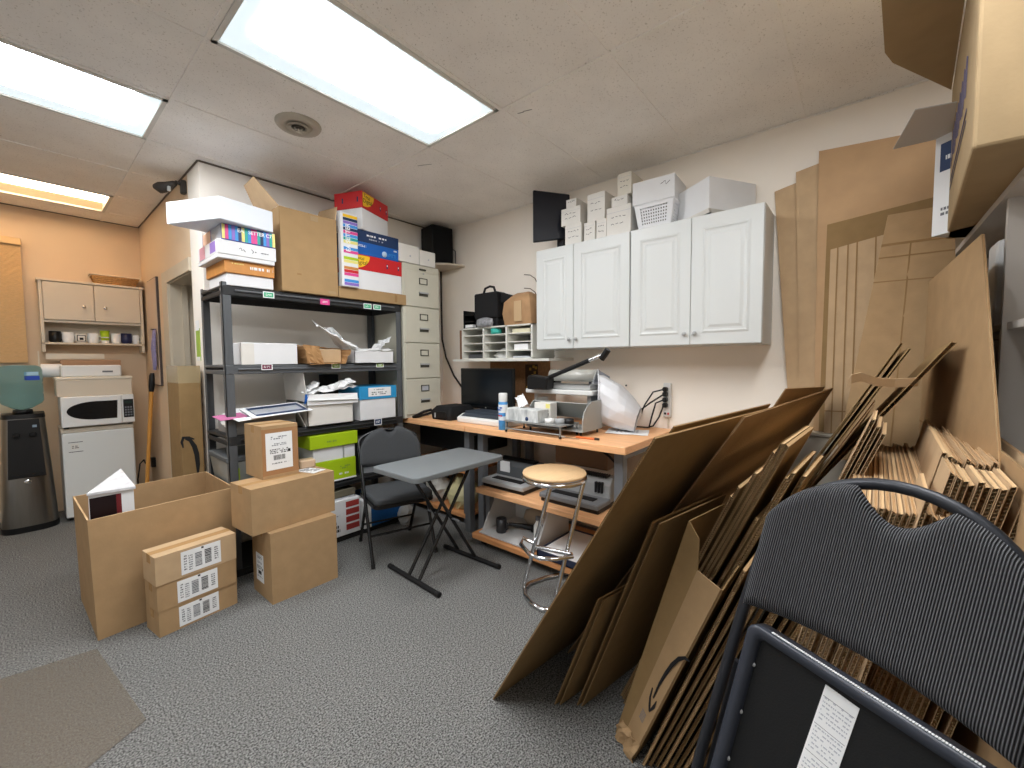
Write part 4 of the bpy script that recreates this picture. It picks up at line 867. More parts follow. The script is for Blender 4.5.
tag(MB().tube([(2.36, 1.30, .855), (2.42, 1.24, .79), (2.5, 1.19, .70)], .008, BLACKM, 8).build('desk_brace', None, None, loc='auto'), 'small dark brace under the desk edge near the end leg', 'brace')
# things under the corner desk
t = thing('bag_shelf', 'low wooden shelf with bags under the corner desk', 'shelf', (2.70, 2.98, 0), world=True); MB().box(2.42, 2.58, .05, 3.0, 3.40, .085).build('shelf_board', WOODE, t, .004); MB().box(2.42, 2.58, .44, 3.0, 3.40, .47).build('shelf_board', WOODE, t, .004)
for y in (2.60, 3.38):
    for x in (2.46, 2.96): MB().box(x-.02, y-.02, 0, x+.02, y+.02, .44).build('post', GREYM, t)
def sack(label, x, y, z, r, h, m, seed, cat='bag', name='plastic_bag', sy=1):
    t = thing(name, label, cat, (x, y, z), 0); rg = random.Random(seed); b = MB(); n = 18; vs = []; fs = []; L = 7
    for i in range(L):
        f = i/(L-1); rr = r*(.75+.35*math.sin(PI*min(1, f*1.15)))*(1 if f < .8 else .62)
        for k in range(n): q = 2*PI*k/n; e = rr*(1+rg.uniform(-.12, .12)); vs.append((e*math.cos(q), e*sy*math.sin(q), f*h*(1+rg.uniform(-.04, .04)) if i else 0))
    for i in range(L-1):
        for k in range(n): fs.append([i*n+k, i*n+(k+1) % n, (i+1)*n+(k+1) % n, (i+1)*n+k])
    b.add(vs, fs, m, False); b.add(vs[-n:], [list(range(n))], m); b.add(vs[:n], [list(range(n))[::-1]], m); b.build('film', None, t); return t
sack('pale yellow plastic bag on the low shelf under the corner desk', 2.58, 2.78, .085, .14, .27, pm('bag_yellow', '#cfc79a', .4), 3)
sack('white plastic bag on the low shelf, nearer the blue carton', 2.56, 3.10, .085, .12, .25, pm('bag_white', '#c9c7c0', .35), 5)
sack('crumpled white roll of film on the carpet behind the charcoal folding chair', 2.12, 3.01, 0, .062, .19, pm('film_white', '#bfc0bf', .3), 8)
tag(MB().box(2.50, 2.55, .60, 2.95, 3.30, .80, pm('dark_equipment', '#26282a', .5)).build('equipment_box', None, None, .01, loc='auto'), 'dark equipment case under the corner desktop, behind the folding chair', 'equipment')

# ---------------------------------------------------------------- on the desks
# camera bag
t = thing('camera_bag', 'black soft bag with a strap loop on the corner desk', 'bag', (2.44, 2.83, DZ), world=True)
b = MB(); loft(b, [(DZ, [(2.33, 2.66), (2.62, 2.66), (2.62, 2.90), (2.33, 2.90)]), (DZ+.07, [(2.32, 2.65), (2.63, 2.65), (2.63, 2.91), (2.32, 2.91)]), (DZ+.115, [(2.36, 2.68), (2.6, 2.68), (2.6, 2.88), (2.36, 2.88)])], BLACKM); b.build('body', None, t, .02, seg=3)
MB().box(2.33, 2.66, DZ+.06, 2.62, 2.665, DZ+.07).box(2.315, 2.69, DZ+.02, 2.325, 2.86, DZ+.075).build('pocket', pm('bag_black', '#101011', .6), t, .004)
MB().tube([(2.33, 2.90, DZ+.08), (2.30, 2.97, DZ+.06), (2.245, 3.05, DZ+.012), (2.30, 3.06, DZ+.01), (2.36, 3.0, DZ+.03), (2.40, 2.92, DZ+.06)], .012, BLACKM, 8).build('strap', None, t); MB().box(2.312, 2.825, DZ+.02, 2.318, 2.84, DZ+.06).build('zip_pull', SILV, t)
t = thing('silver_drive', 'silver flat device behind the black bag on the corner desk', 'device', (2.84, 3.05, DZ), 0); MB().box(-.10, -.13, 0, .10, .13, .045).build('case', SILV, t, .006); MB().box(-.102, -.1, .012, -.1, .1, .026).build('front_slot', BLACK, t)
# monitor
t = thing('computer_monitor', 'black flat computer monitor on the desk below the mail sorter', 'monitor', (2.66, 2.545, DZ+.004), R(0))
MB().box(-.012, -.318, .075, .02, .318, .435).build('bezel', pm('bezel_black', '#111213', .35), t, .004); MB().box(-.0135, -.303, .10, -.011, .303, .42).build('screen', pm('screen_off', '#0d1013', .22, spec=.5), t)
MB().lathe([(0, .0012), (.008, .0012), (.008, 0)], CHROME, 16, face_nx((-.0122, 0, .087))).build('maker_badge', None, t)
MB().box(.02, -.04, .0, .045, .04, .25).build('stand_neck', BLACK, t, .004); MB().lathe([(.0, .016), (.10, .014), (.115, 0)], BLACK, 28, Mx.Translation((.02, 0, 0))).build('stand_base', None, t)
# scanner-like grey device
t = thing('trimmer', 'white device with a dark blue-grey lid before the monitor', 'device', (2.46, 2.28, DZ), 0); t.location = (2.46, 2.30, DZ)
P = [(-.13, .0), (.13, 0), (.13, .075), (-.07, .07), (-.13, .045)]
MB().prism(P, -.275, .275, None, frame((0, 0, 0), (1, 0, 0), (0, 0, 1), (0, -1, 0))).build('body', WHITEP, t, .012, seg=2)
MB().slab([(-.115, -.235, .054), (-.07, -.235, .0725), (-.07, .235, .0725), (-.115, .235, .054)], .004).box(-.07, -.235, .07, .115, .235, .092).build('lid', pm('lid_slate', '#3c434c', .4), t, .006)
# aerosol
t = thing('aerosol_can', 'white-capped blue aerosol can on the desk edge', 'aerosol can', (2.285, 2.02, DZ), 0)
CANB = pm('can_blue', '#4d95cf', .3, var=.25, scale=18)
MB().lathe([(.0, 0), (.032, 0), (.034, .004), (.034, .195), (.03, .205)], CANB, 28).build('body', None, t); MB().lathe([(.0345, .125), (.0345, .185)], PAPER, 28).build('upper_label', None, t); MB().lathe([(.0345, .07), (.0345, .10)], pm('can_white', '#e6eef4', .4, var=.1, scale=60), 28).build('lower_label', None, t)
b = MB(); strokes(b, face_nx((-.0352, 0, .155)), .045, .03, 2, COBALT, 5, fill=.8); strokes(b, face_nx((-.0352, 0, .105)), .045, .014, 1, RED, 6, fill=.8); b.build('print', None, t)
MB().lathe([(.031, .205), (.032, .21), (.032, .262), (.029, .268), (0, .268)], WHITEP, 28).build('cap', None, t)
# tissue box on low wire stand
t = thing('wire_stand', 'grey wire-legged riser on the desk edge holding the tissue box', 'riser', (2.33, 1.70, DZ), world=True)
WG = pm('riser_grey', '#a5a6a4', .4, .6)
b = MB(); b.box(2.215, 1.47, DZ+.075, 2.44, 1.95, DZ+.083); b.build('top_plate', WG, t)
for x in (2.225, 2.43):
    for y in (1.48, 1.94): MB().cyl((x, y, DZ), (x, y, DZ+.076), .006, WG, 8).build('leg', None, t); 
for x in (2.225, 2.43):
    for y in (1.48, 1.94): MB().cyl((x, y, DZ), (x, y, DZ+.014), .009, BLACK, 8).build('foot', None, t)
MB().cyl((2.225, 1.48, DZ+.025), (2.225, 1.94, DZ+.025), .005, WG, 8).build('rail', None, t)
t = thing('tissue_box', 'white speckled tissue box with a tissue sticking out on the riser', 'tissue box', (2.295, 1.81, DZ+.083), 0)
MB().box(-.06, -.145, 0, .06, .145, .085).build('box', pm('tissue_print', '#e2e3e1', .6, col2='#9fa3a3', scale=22, var=.02, stretch=(1, 1.6, .5)), t, .003)
crumple((0, .06, .083), (.02, .06, .07), (.03, -.05, .03), 5, 5, .008, PAPER, t, 'tissue', 4)
MB().lathe([(0, .001), (.014, .001), (.014, 0)], NAVY, 18, face_nx((-.0604, -.05, .022))).build('emblem', None, t)
t = thing('small_box', 'small white and yellow printed box behind the tissue box', 'box', (2.40, 1.72, DZ+.083), 0); MB().box(-.04, -.07, 0, .04, .07, .125).build('body', WBOX2, t, .002); b = MB(); T = face_nx((-.0404, 0, .06)); b.box(.03, .03, 0, .065, .06, .001, LEM, T); 
strokes(b, T @ Mx.Translation((0, 0, .0)), .11, .05, 2, INK, 7, fill=.7); b.build('print', None, t)
for k, (x, y, l) in enumerate(((2.30, 1.615, 'clear tape roll on the riser beside the tissue box'), (2.33, 1.55, 'tape dispenser roll on the riser, second from the tissue box'), (2.36, 1.50, 'black tape roll at the end of the riser'))):
    t = thing('tape_roll', l, 'tape roll', (x, y, DZ+.083), 0, 'tape rolls on the riser'); MB().lathe([(.02, 0), (.034, 0), (.034, .03), (.02, .03), (.02, 0)], (WHITEP, SILV, BLACK)[k], 20).build('roll', None, t)
# big grey shear (lower) with curved side
t = thing('paper_cutter', 'grey metal stand with curved side plates behind the tissue box', 'cutter', (2.52, 1.62, DZ), world=True)
CG = pm('cutter_grey', '#9fa19d', .4)
P = [(2.36, DZ+.03), (2.36, DZ+.11), (2.38, DZ+.16), (2.42, DZ+.20), (2.48, DZ+.225), (2.62, DZ+.23), (2.62, DZ+.03)]
for y in (1.40, 1.86): MB().prism(P, 0, .006, None, frame((0, y, 0), (1, 0, 0), (0, 0, 1), (0, -1, 0))).build('side_plate', CG, t)
MB().box(2.36, 1.40, DZ+.03, 2.62, 1.86, DZ+.04).build('deck', CG, t); MB().slab([(2.44, 1.40, DZ+.215), (2.44, 1.86, DZ+.215), (2.56, 1.86, DZ+.10), (2.56, 1.40, DZ+.10)], .006).build('back_plate', CG, t)
for x in (2.38, 2.60):
    for y in (1.42, 1.84): MB().cyl((x, y, DZ), (x, y, DZ+.032), .008, BLACK, 8).build('foot', None, t)
MB().box(2.40, 1.55, DZ+.04, 2.50, 1.80, DZ+.06).build('tray', BLACKM, t)
# lever sealer / laminator above
t = thing('impulse_sealer', 'silver sealing machine with a long raised black lever', 'sealing machine', (2.72, 1.72, DZ), world=True)
SI = pm('sealer_silver', '#b3b4b2', .35)
for y in (1.52, 2.00): MB().box(2.66, y-.015, DZ, 2.92, y+.015, DZ+.25).build('leg', SI, t)
MB().box(2.60, 1.46, DZ+.25, 2.94, 2.06, DZ+.285).build('bed', WHITEP, t, .006)
MB().box(2.64, 1.50, DZ+.285, 2.92, 1.98, DZ+.33).build('platen', SI, t, .006)
MB().box(2.62, 1.50, DZ+.335, 2.66, 1.98, DZ+.35).build('clamp_bar', CHROME, t)
b = MB(); T = frame((2.78, 1.93, DZ+.385), (0, 0, 1), (1, 0, 0), (0, -1, 0)); b.lathe([(.0, 0), (.048, 0), (.048, .42), (0, .42)], pm('film_roll', '#b9b8b0', .15, spec=.7), 26, T); b.build('film_roll', None, t)
P = [(1.985, DZ+.285), (1.985, DZ+.385), (1.95, DZ+.395), (1.79, DZ+.375), (1.80, DZ+.285)]
MB().prism([(-p[0], p[1]) for p in P], 0, .10, None, frame((2.62, 0, 0), (0, -1, 0), (0, 0, 1), (-1, 0, 0))).build('end_housing', BLACK, t, .01)
A, B_ = V((2.57, 1.88, DZ+.35)), V((2.60, 1.37, DZ+.545))
MB().cyl(A, A.lerp(B_, .78), .016, BLACK, 10).build('lever_arm', None, t); MB().cyl(A.lerp(B_, .78), B_, .013, CHROME, 10).build('lever_rod', None, t)
MB().cyl(B_+V((-.0, .02, -.035)), B_+V((.0, -.03, .03)), .022, BLACK, 12).build('grip', None, t)
# silver bag
t = thing('foil_bag', 'silvery white folded bag standing open beside the sealing machine', 'bag', (2.72, 1.36, DZ), world=True)
FO = pm('foil_white', '#d6d7da', .5, .1, bump=.35, bscale=14, spec=.4); FOI = pm('foil_inside', '#8f9299', .4, .2)
b = MB(); ring = [(0, 1.52, 1.11), (.0, 1.505, 1.235), (.02, 1.46, 1.305), (.03, 1.44, 1.32), (.0, 1.40, 1.15), (-.01, 1.46, .99), (0, 1.50, 1.0)]
ring = [V((2.70+p[0], p[1], p[2])) for p in ring]
body = [(0, 1.50, .92, .04), (0, 1.20, .905, .07)]
mouth = [(2.75, 1.545, 1.13), (2.74, 1.53, 1.25), (2.70, 1.47, 1.335), (2.63, 1.425, 1.25), (2.60, 1.41, 1.13), (2.62, 1.43, .98), (2.71, 1.52, .98)]
mid = [(2.90, 1.47, 1.10), (2.86, 1.44, 1.24), (2.74, 1.36, 1.30), (2.62, 1.335, 1.22), (2.58, 1.33, 1.08), (2.60, 1.36, .915), (2.84, 1.47, .91)]
low = [(2.93, 1.33, 1.06), (2.88, 1.29, 1.17), (2.76, 1.25, 1.20), (2.66, 1.225, 1.14), (2.61, 1.22, 1.04), (2.62, 1.24, .905), (2.86, 1.36, .905)]
end = [(2.88, 1.22, 1.0), (2.84, 1.20, 1.06), (2.76, 1.18, 1.07), (2.70, 1.17, 1.04), (2.67, 1.17, .99), (2.68, 1.19, .904), (2.84, 1.24, .904)]
secs = [mouth, mid, low, end]; vs = [p for s_ in secs for p in s_]; n = 7; fs = []
for i in range(3):
    for k in range(n): fs.append([i*n+k, i*n+(k+1) % n, (i+1)*n+(k+1) % n, (i+1)*n+k])
b.add(vs, fs, FO); b.add(vs[-n:], [list(range(n))], FO); bo = b.build('body', None, t)
md = bo.modifiers.new('s', 'SUBSURF'); md.levels = 1; md.render_levels = 1
m2_ = bo.modifiers.new('s2', 'SUBSURF'); m2_.levels = 3; m2_.render_levels = 3; m2_.subdivision_type = 'SIMPLE'
ct = bpy.data.textures.new('crinkle', 'VORONOI'); ct.noise_scale = .16
dm_ = bo.modifiers.new('d', 'DISPLACE'); dm_.texture = ct; dm_.strength = .022; dm_.mid_level = .5; dm_.texture_coords = 'LOCAL'
sm_ = bo.modifiers.new('e', 'SMOOTH'); sm_.iterations = 3; sm_.factor = .5
c_ = V((2.72, 1.42, 1.14)); b = MB(); b.add(mouth+[tuple(V(p).lerp(c_, .25)+V((.05, -.05, 0))) for p in mouth]+[(2.76, 1.36, 1.12)], [[k, (k+1) % n, n+(k+1) % n, n+k] for k in range(n)]+[[n+k, n+(k+1) % n, 2*n] for k in range(n)], FOI); b.build('lining', None, t)
b = MB(); b.tube(mouth, .006, FO, 8, closed=True); b.build('rim', None, t)
# paper and pencils
t = thing('paper_sheet', 'loose white paper on the desk end in front of the power strip', 'paper', (2.72, 1.25, DZ), R(20)); crumple((-.11, -.14, .004), (.22, 0, 0), (0, .28, .002), 6, 6, .002, PAPER, t, 'sheet', 4, .001); b = MB(); strokes(b, Mx.Translation((0, 0, .008)), .12, .16, 6, LGREY, 3); b.build('print', None, t)
t = thing('marker', 'orange marker lying on the desk front edge', 'marker', (2.32, 1.36, DZ+.007), 0); MB().cyl((0, .06, 0), (.01, -.07, 0), .007, pm('marker_orange', '#d9743a', .4), 10).build('barrel', None, t); MB().cyl((.01, -.07, 0), (.012, -.10, 0), .008, INK, 10).build('cap', None, t)
t = thing('scissors', 'steel scissors with white handles on the desk front edge', 'scissors', (2.27, 1.47, DZ), 0); MB().box(-.004, -.10, .002, .006, .0, .006).build('blade', CHROME, t); MB().tube([(0, .0, .006), (.018, .03, .006), (.012, .055, .006), (-.004, .03, .006)], .004, WHITEP, 8, closed=True).build('handle', None, t)
# power strip with plugs and cables
t = thing('power_strip', 'white vertical power strip with black plugs on the wall over the desk', 'power strip', (3.05, 1.09, 1.0), world=True)
MB().box(3.03, 1.065, .985, 3.06, 1.12, 1.235).build('body', WHITEP, t, .006)
PL = [(1.19, 0), (1.155, 1), (1.115, 2), (1.075, 3)]
for z, k in PL: MB().box(2.985, 1.08, z-.017, 3.03, 1.112, z+.017).build('plug', BLACK, t, .008)
MB().box(3.024, 1.075, 1.005, 3.03, 1.085, 1.02, RED).box(3.024, 1.095, 1.005, 3.03, 1.108, 1.02, BLACK).build('switch', None, t); MB().cyl((3.05, 1.09, .985), (3.05, 1.085, DZ+.002), .006, CREAM, 8).build('cord', None, t)
for k, p in enumerate((((2.99, 1.10, 1.19), (2.97, 1.17, 1.17), (2.96, 1.23, 1.07), (2.95, 1.27, .96), (2.92, 1.33, .912)), ((2.99, 1.10, 1.155), (2.97, 1.19, 1.09), (2.95, 1.30, 1.00), (2.90, 1.42, .95)), ((2.99, 1.10, 1.115), (2.97, 1.15, 1.09), (2.96, 1.175, .99), (2.95, 1.19, .908)), ((2.99, 1.10, 1.075), (2.97, 1.125, .99), (2.95, 1.16, .925), (2.95, 1.20, .91), (2.94, 1.33, .908)))):
    tag(MB().tube(p, .0055, BLACK, 8).build('power_cable', None, None, loc='auto'), ('black cable from the topmost plug of the power strip', 'black cable from the second plug down, straight toward the foil bag', 'black cable from the third plug down, dropping steeply to the desk', 'black cable from the lowest plug of the power strip')[k], 'cable', 'cables at the power strip')
tag(MB().cyl((3.058, 1.42, 1.205), (3.061, 1.42, 1.205), .007, BLACK, 10).build('wall_screw', None, None, loc='auto'), 'small dark screw in the wall beside the power strip', 'screw')

# ================================================================ MAIL SORTER and what stands on it
t = thing('mail_sorter', 'white twelve-slot mail sorter on the wall above the monitor', 'sorter', (2.9, 2.5, 1.405), world=True)
b = MB(); X0, X1, Y0, Y1, Z0, Z1 = 2.74, 3.06, 2.095, 2.94, 1.422, 1.712; WS = pm('sorter_white', '#d9d8d0', .5)
b.box(X0, Y0, Z1-.012, X1, Y1, Z1, WS); b.box(X0, Y0, Z0, X1, Y1, Z0+.008, WS); b.box(X1-.008, Y0, Z0, X1, Y1, Z1, pm('sorter_back', '#8b857c', .7))
for q in range(4): y = Y0+(Y1-Y0-.016)*q/3; b.box(X0, y, Z0, X1, y+.016, Z1, WS)
b.build('case', None, t)
for q in range(3):
    for r_ in range(3):
        y = Y0+(Y1-Y0-.016)*q/3+.016; z = Z0+(Z1-Z0)*(r_+1)/4; MB().box(X0+.01, y, z-.004, X1-.01, y+(Y1-Y0-.016)/3-.016, z+.004).build('slot_shelf', WS, t)
MB().box(2.70, 1.90, 1.402, 3.06, 3.02, 1.422).build('ledge', WS, t)
MB().box(2.76, 2.945, 1.422, 3.06, 2.99, 1.70).build('side_board', pm('sorter_brown', '#7a5a43', .6), t)
sl = (Y1-Y0-.016)/3
for l, q, z, w, h, m in (('cream envelopes in the top slot of the mail sorter, below the paper bag', 0, 3, .19, .035, pm('cream_paper', '#d8d3b4', .7)), ('white parcel in the third-row slot of the mail sorter', 0, 1, .15, .05, PAPER), ('grey papers in the bottom slot of the mail sorter, by the brown side board', 2, 0, .17, .035, pm('dark_papers', '#4a4a4c', .7)), ('flat envelopes in the bottom slot of the mail sorter, near the wall cupboard', 0, 0, .18, .015, LGREY)):
    y = Y0+.016+q*sl+sl/2-.008; zz = Z0+(Z1-Z0)*z/4+(.008 if z == 0 else .004)
    tag(MB().box(2.77, y-w/2, zz, 3.0, y+w/2, zz+h, m).build('envelopes', None, None, .002, loc='auto'), l, 'envelopes', 'things in the mail sorter slots')
t = thing('tape_roll', 'turquoise tape roll in the top middle slot of the mail sorter', 'tape roll', (2.79, 2.54, 1.646), 0); MB().lathe([(.03, 0), (.05, 0), (.05, .045), (.03, .045), (.03, 0)], pm('turquoise', '#3fb3a5', .35), 24).build('roll', None, t)
t = thing('plastic_bag', 'crumpled clear bag in the bottom middle slot of the mail sorter', 'bag', (2.85, 2.50, 1.434), world=True)
b = MB(); rg = random.Random(4); vs = []; n = 12
for i in range(5):
    for k in range(n): q = 2*PI*k/n; rr = (.09, .10, .075, .05, .02)[i]*(1+rg.uniform(-.2, .2)); vs.append((2.85+rr*.7*math.cos(q), 2.50+rr*math.sin(q), 1.431+.022*i))
b.add(vs, [[i*n+k, i*n+(k+1) % n, (i+1)*n+(k+1) % n, (i+1)*n+k] for i in range(4) for k in range(n)], pm('cloudy_plastic', '#c9c9c6', .2, spec=.6)); b.build('film', None, t)
t = thing('laptop_bag', 'black upright bag with a top handle on the mail sorter', 'bag', (2.84, 2.66, 1.712), 0)
MB().box(-.07, -.145, .075, .07, .145, .315).build('body', BLACKM, t, .02, seg=3); MB().box(-.06, -.14, 0, .07, .14, .075).build('lower_pocket', BLACKM, t, .01); MB().tube([(0, .085, .31), (0, .06, .365), (0, 0, .378), (0, -.05, .365), (0, -.07, .31)], .011, BLACK, 8).build('handle', None, t)
MB().slab([(-.02, -.14, .20), (-.02, -.14, .31), (-.02, -.30, .26), (-.02, -.28, .235)], .05).build('side_flap', BLACKM, t, .01)
t = thing('clear_pouch', 'clear plastic pouch leaning on the front of the black upright bag', 'pouch', (2.745, 2.64, 1.712), 0)
MB().lathe([(0, 0), (.09, 0), (.105, .03), (.095, .07), (.03, .085), (0, .085)], pm('pouch_plastic', '#8e8f92', .15, spec=.7, var=.3, scale=35), 16, Mx.Diagonal((.3, 1, 1, 1))).build('film', None, t)
t = thing('letter_tray', 'dark letter tray with paper beside the black upright bag', 'tray', (2.86, 2.87, 1.712), 0); 
for z in (0, .06, .12): MB().box(-.10, -.065, z, .10, .065, z+.008).build('tier', BLACK, t)
MB().box(.09, -.065, 0, .10, .065, .17).box(-.10, .058, 0, .10, .065, .17).build('back', BLACK, t); MB().box(-.09, -.05, .009, .08, .05, .035).build('paper_stack', PAPER, t)
t = thing('paper_bag', 'folded brown paper bag on the mail sorter beside the wall cupboard', 'bag', (2.86, 2.285, 1.712), 0)
PB = pm('paper_bag_brown', '#a98560', .8, var=.15, scale=9, bump=.4, bscale=14); b = MB()
loft(b, [(0, [(-.08, -.15), (.10, -.15), (.10, .15), (-.08, .15)]), (.10, [(-.10, -.155), (.10, -.155), (.10, .16), (-.10, .16)]), (.20, [(-.09, -.14), (.10, -.145), (.10, .155), (-.09, .15)]), (.265, [(-.03, -.08), (.08, -.09), (.08, .09), (-.03, .10)]), (.285, [(.0, -.06), (.05, -.06), (.05, .07), (.0, .07)])], PB); b.build('body', None, t, .006)
MB().box(-.103, -.06, .03, -.0, .02, .20).build('paper_patch', pm('patch_cream', '#bfa27c', .7), t)
t = thing('wire_hook_rack', 'thin dark wire hooks on the wall beside the end of the wall cupboards', 'hooks', (2.97, 2.24, 1.72), world=True)
for z in (2.02, 1.91, 1.80, 2.14): MB().tube([(2.99, 2.225, z-.06), (2.985, 2.25, z-.01), (2.98, 2.30, z+.025), (2.97, 2.36, z+.035)], .004, pm('wire_brown', '#5b4636', .5), 6).build('hook', None, t)
MB().cyl((2.99, 2.225, 1.714), (2.99, 2.225, 2.2), .004, pm('wire_brown', '#5b4636', .5), 6).build('upright', None, t)
# cork board strip + framed picture behind monitor
t = thing('cork_panel', 'brown cork panel on the wall behind the monitor', 'board', (3.05, 2.42, 1.0), world=True); MB().box(3.045, 2.14, 1.0, 3.06, 2.86, 1.40).build('panel', pm('cork', '#8b6a4a', .9, var=.15, scale=60), t)
t = thing('small_picture', 'small dark picture with yellow blossoms pinned on the cork panel', 'picture', (3.035, 2.31, 1.13), world=True); b = MB(); T = face_nx((3.043, 2.42, 1.24)); T = face_nx((3.043, 2.325, 1.24)); b.box(-.085, -.12, 0, .06, .13, .002, pm('pic_dark', '#3b2a18', .5), T)
rg = random.Random(2)
for q in range(16): x, y = rg.uniform(-.07, .045), rg.uniform(-.10, .11); b.box(x-.012, y-.012, .002, x+.012, y+.012, .003, pm('pic_gold', '#a8842f', .6), T)
b.build('print', None, t)

# ================================================================ WALL CUPBOARDS
WX, WXB = 2.74, 3.06
def wallcab(label, y0, y1, sp):
    t = thing('wall_cupboard', label, 'cupboard', (2.9, (y0+y1)/2, 1.492), world=True, group='white wall cupboards over the desk')
    MB().box(WX+.02, y0+.001, 1.492, WXB, y1-.001, 2.285).build('body', WHITEC, t, .002)
    for k in (0, 1):
        a, c = (y0+.003, sp-.0015) if k == 0 else (sp+.0015, y1-.003)
        b = MB(); b.box(WX, a, 1.496, WX+.019, c, 2.282); d = b.build('door', WHITEC, t, .003)
        b = MB(); iy0, iy1, iz0, iz1 = a+.065, c-.065, 1.565, 2.205
        def rect(y_, Y_, z_, Z_, x): return [(x, y_, z_), (x, Y_, z_), (x, Y_, Z_), (x, y_, Z_)]
        seq = [(0, .0), (.012, -.0045), (.022, .0), (.034, .0), (.05, -.0055)]
        vs = []; 
        for e, dx in seq: vs += rect(iy0+e, iy1-e, iz0+e, iz1-e, WX+dx-.0006)
        fs = [[4*i+k2, 4*i+(k2+1) % 4, 4*i+4+(k2+1) % 4, 4*i+4+k2] for i in range(len(seq)-1) for k2 in range(4)]+[[4*(len(seq)-1)+q for q in range(4)]]
        b.add(vs, fs, WHITEC); b.build('raised_panel', None, d)
        ky = c-.03 if k == 0 else a+.03
        MB().lathe([(.0, .027), (.010, .026), (.0145, .02), (.013, .015), (.006, .010), (.006, 0)], SILV, 18, face_nx((WX, ky, 1.565))).build('knob', None, d)
    return t
wallcab('white two-door wall cupboard over the desk, beside the mail sorter', 1.252, 2.055, 1.704)
wallcab('white two-door wall cupboard over the desk, beside the tall cardboard sheets', .452, 1.249, .848)
ZC = 2.285
t = thing('old_monitor', 'black flat monitor turned sideways on the cupboard end', 'monitor', (2.84, 1.99, ZC), 0); t.location = (0, 0, 0); WORLD[t.name] = V((0, 0, 0))
p0, p1 = V((2.70, 2.055, 2.37)), V((2.91, 1.85, 2.38)); b = MB(); b.slab([p0+V((0, 0, -.03)), p1, p1+V((0, 0, .34)), p0+V((0, 0, .375))], .03, pm('bezel_navy', '#15171f', .35)); b.build('housing', None, t, .006)
dd = (p1-p0); b = MB(); nn = V((-dd.y, dd.x, 0)).normalized(); nn = nn if nn.x < 0 else -nn
b.slab([p0+dd*.08+V((0, 0, .0))+nn*.004, p0+dd*.92+V((0, 0, .03))+nn*.004, p0+dd*.92+V((0, 0, .315))+nn*.004, p0+dd*.08+V((0, 0, .345))+nn*.004], .003, pm('back_navy', '#1c2030', .5)); b.build('back_panel', None, t)
MB().box(2.80, 1.83, ZC, 2.98, 2.02, ZC+.012).build('stand_base', BLACK, t); MB().box(2.86, 1.87, ZC+.012, 2.90, 1.93, 2.46).build('stand_neck', BLACK, t)
t.location = (2.86, 1.93, ZC)
for ch in t.children:
    for v in ch.data.vertices: v.co -= V((2.86, 1.93, ZC))
SB = 'small handwritten white boxes on the wall cupboards'
def wb(label, y0, y1, z0, z1, x0=2.775, dep=.2, m=WBOX2, seed=1, rz=0):
    t = thing('small_carton', label, 'box', (x0+dep/2, (y0+y1)/2, z0), R(rz), SB); w = y1-y0; h = z1-z0
    MB().box(-dep/2, -w/2, 0, dep/2, w/2, h).build('body', m, t, .002); MB().box(-dep/2-.0006, -w/2+.002, h*.80, -dep/2, w/2-.002, h*.81).build('flap_seam', LGREY, t)
    b = MB(); T = face_nx((-dep/2-.0004, 0, h*.5)); rg = random.Random(seed)
    for r_ in range(2 if h > .09 else 1):
        x = -w*.3; y = h*(.14-.25*r_)
        while x < w*.25:
            l = rg.uniform(.1, .22)*w; ribbon(b, [(x, y), (x+l*.4, y+.006*rg.uniform(-1, 1.5)), (x+l*.8, y+.005*rg.uniform(-1, 1))], [.0028]*3, T, INK); x += l+.04*w
    b.build('handwriting', None, t); return t
wb('small handwritten white box beside the sideways monitor, lowest of its stack', 1.655, 1.80, ZC, 2.44, seed=1)
wb('small handwritten white box, middle of the stack beside the sideways monitor', 1.665, 1.835, 2.44, 2.568, seed=2)
wb('tiny white box on top of the stack beside the sideways monitor', 1.70, 1.79, 2.568, 2.63, seed=3)
wb('low white box under the tall white box, nearer the monitor', 1.54, 1.632, ZC, 2.423, seed=4)
wb('low white box under the tall white box, nearer the basket', 1.45, 1.53, ZC, 2.423, seed=5)
wb('tall white box set across two low white boxes', 1.462, 1.605, 2.423, 2.62, seed=6)
wb('widest handwritten white box directly beside the white basket', 1.265, 1.448, ZC, 2.485, seed=7)
wb('shallow white box lying on the widest handwritten box', 1.29, 1.41, 2.485, 2.552, seed=8)
wb('topmost small white box, highest on the cupboards near the ceiling', 1.262, 1.365, 2.552, 2.70, seed=9, m=pm('box_cream', '#d8d2c4', .6))
# basket
t = thing('plastic_basket', 'white plastic basket with square holes on the wall cupboards', 'basket', (2.87, 1.10, ZC), 0); WB = pm('basket_white', '#dfe0e2', .4)
def wallgrid(b, A, B_, Cc, D, nu, nv, m, fr=.38):
    A, B_, Cc, D = map(V, (A, B_, Cc, D)); n = (B_-A).cross(D-A).normalized()*.003
    def P(u, v): return (A*(1-u)+B_*u)*(1-v)+(D*(1-u)+Cc*u)*v
    for i in range(nu+1): u = i/nu; e = fr/nu/2; b.slab([P(max(0, u-e), 0), P(min(1, u+e), 0), P(min(1, u+e), 1), P(max(0, u-e), 1)], .003, m)
    for j in range(nv+1): v = j/nv; e = fr/nv/2; b.slab([P(0, max(0, v-e)), P(1, max(0, v-e)), P(1, min(1, v+e)), P(0, min(1, v+e))], .0031, m)
x0, x1, y0, y1 = -.09, .15, -.105, .105; X0, X1, Y0, Y1 = -.11, .17, -.13, .13; hB = .16
b = MB(); b.box(x0, y0, 0, x1, y1, .004, WB)
bot = [V((x0, y1, 0)), V((x0, y0, 0)), V((x1, y0, 0)), V((x1, y1, 0))]; top = [V((X0, Y1, hB)), V((X0, Y0, hB)), V((X1, Y0, hB)), V((X1, Y1, hB))]
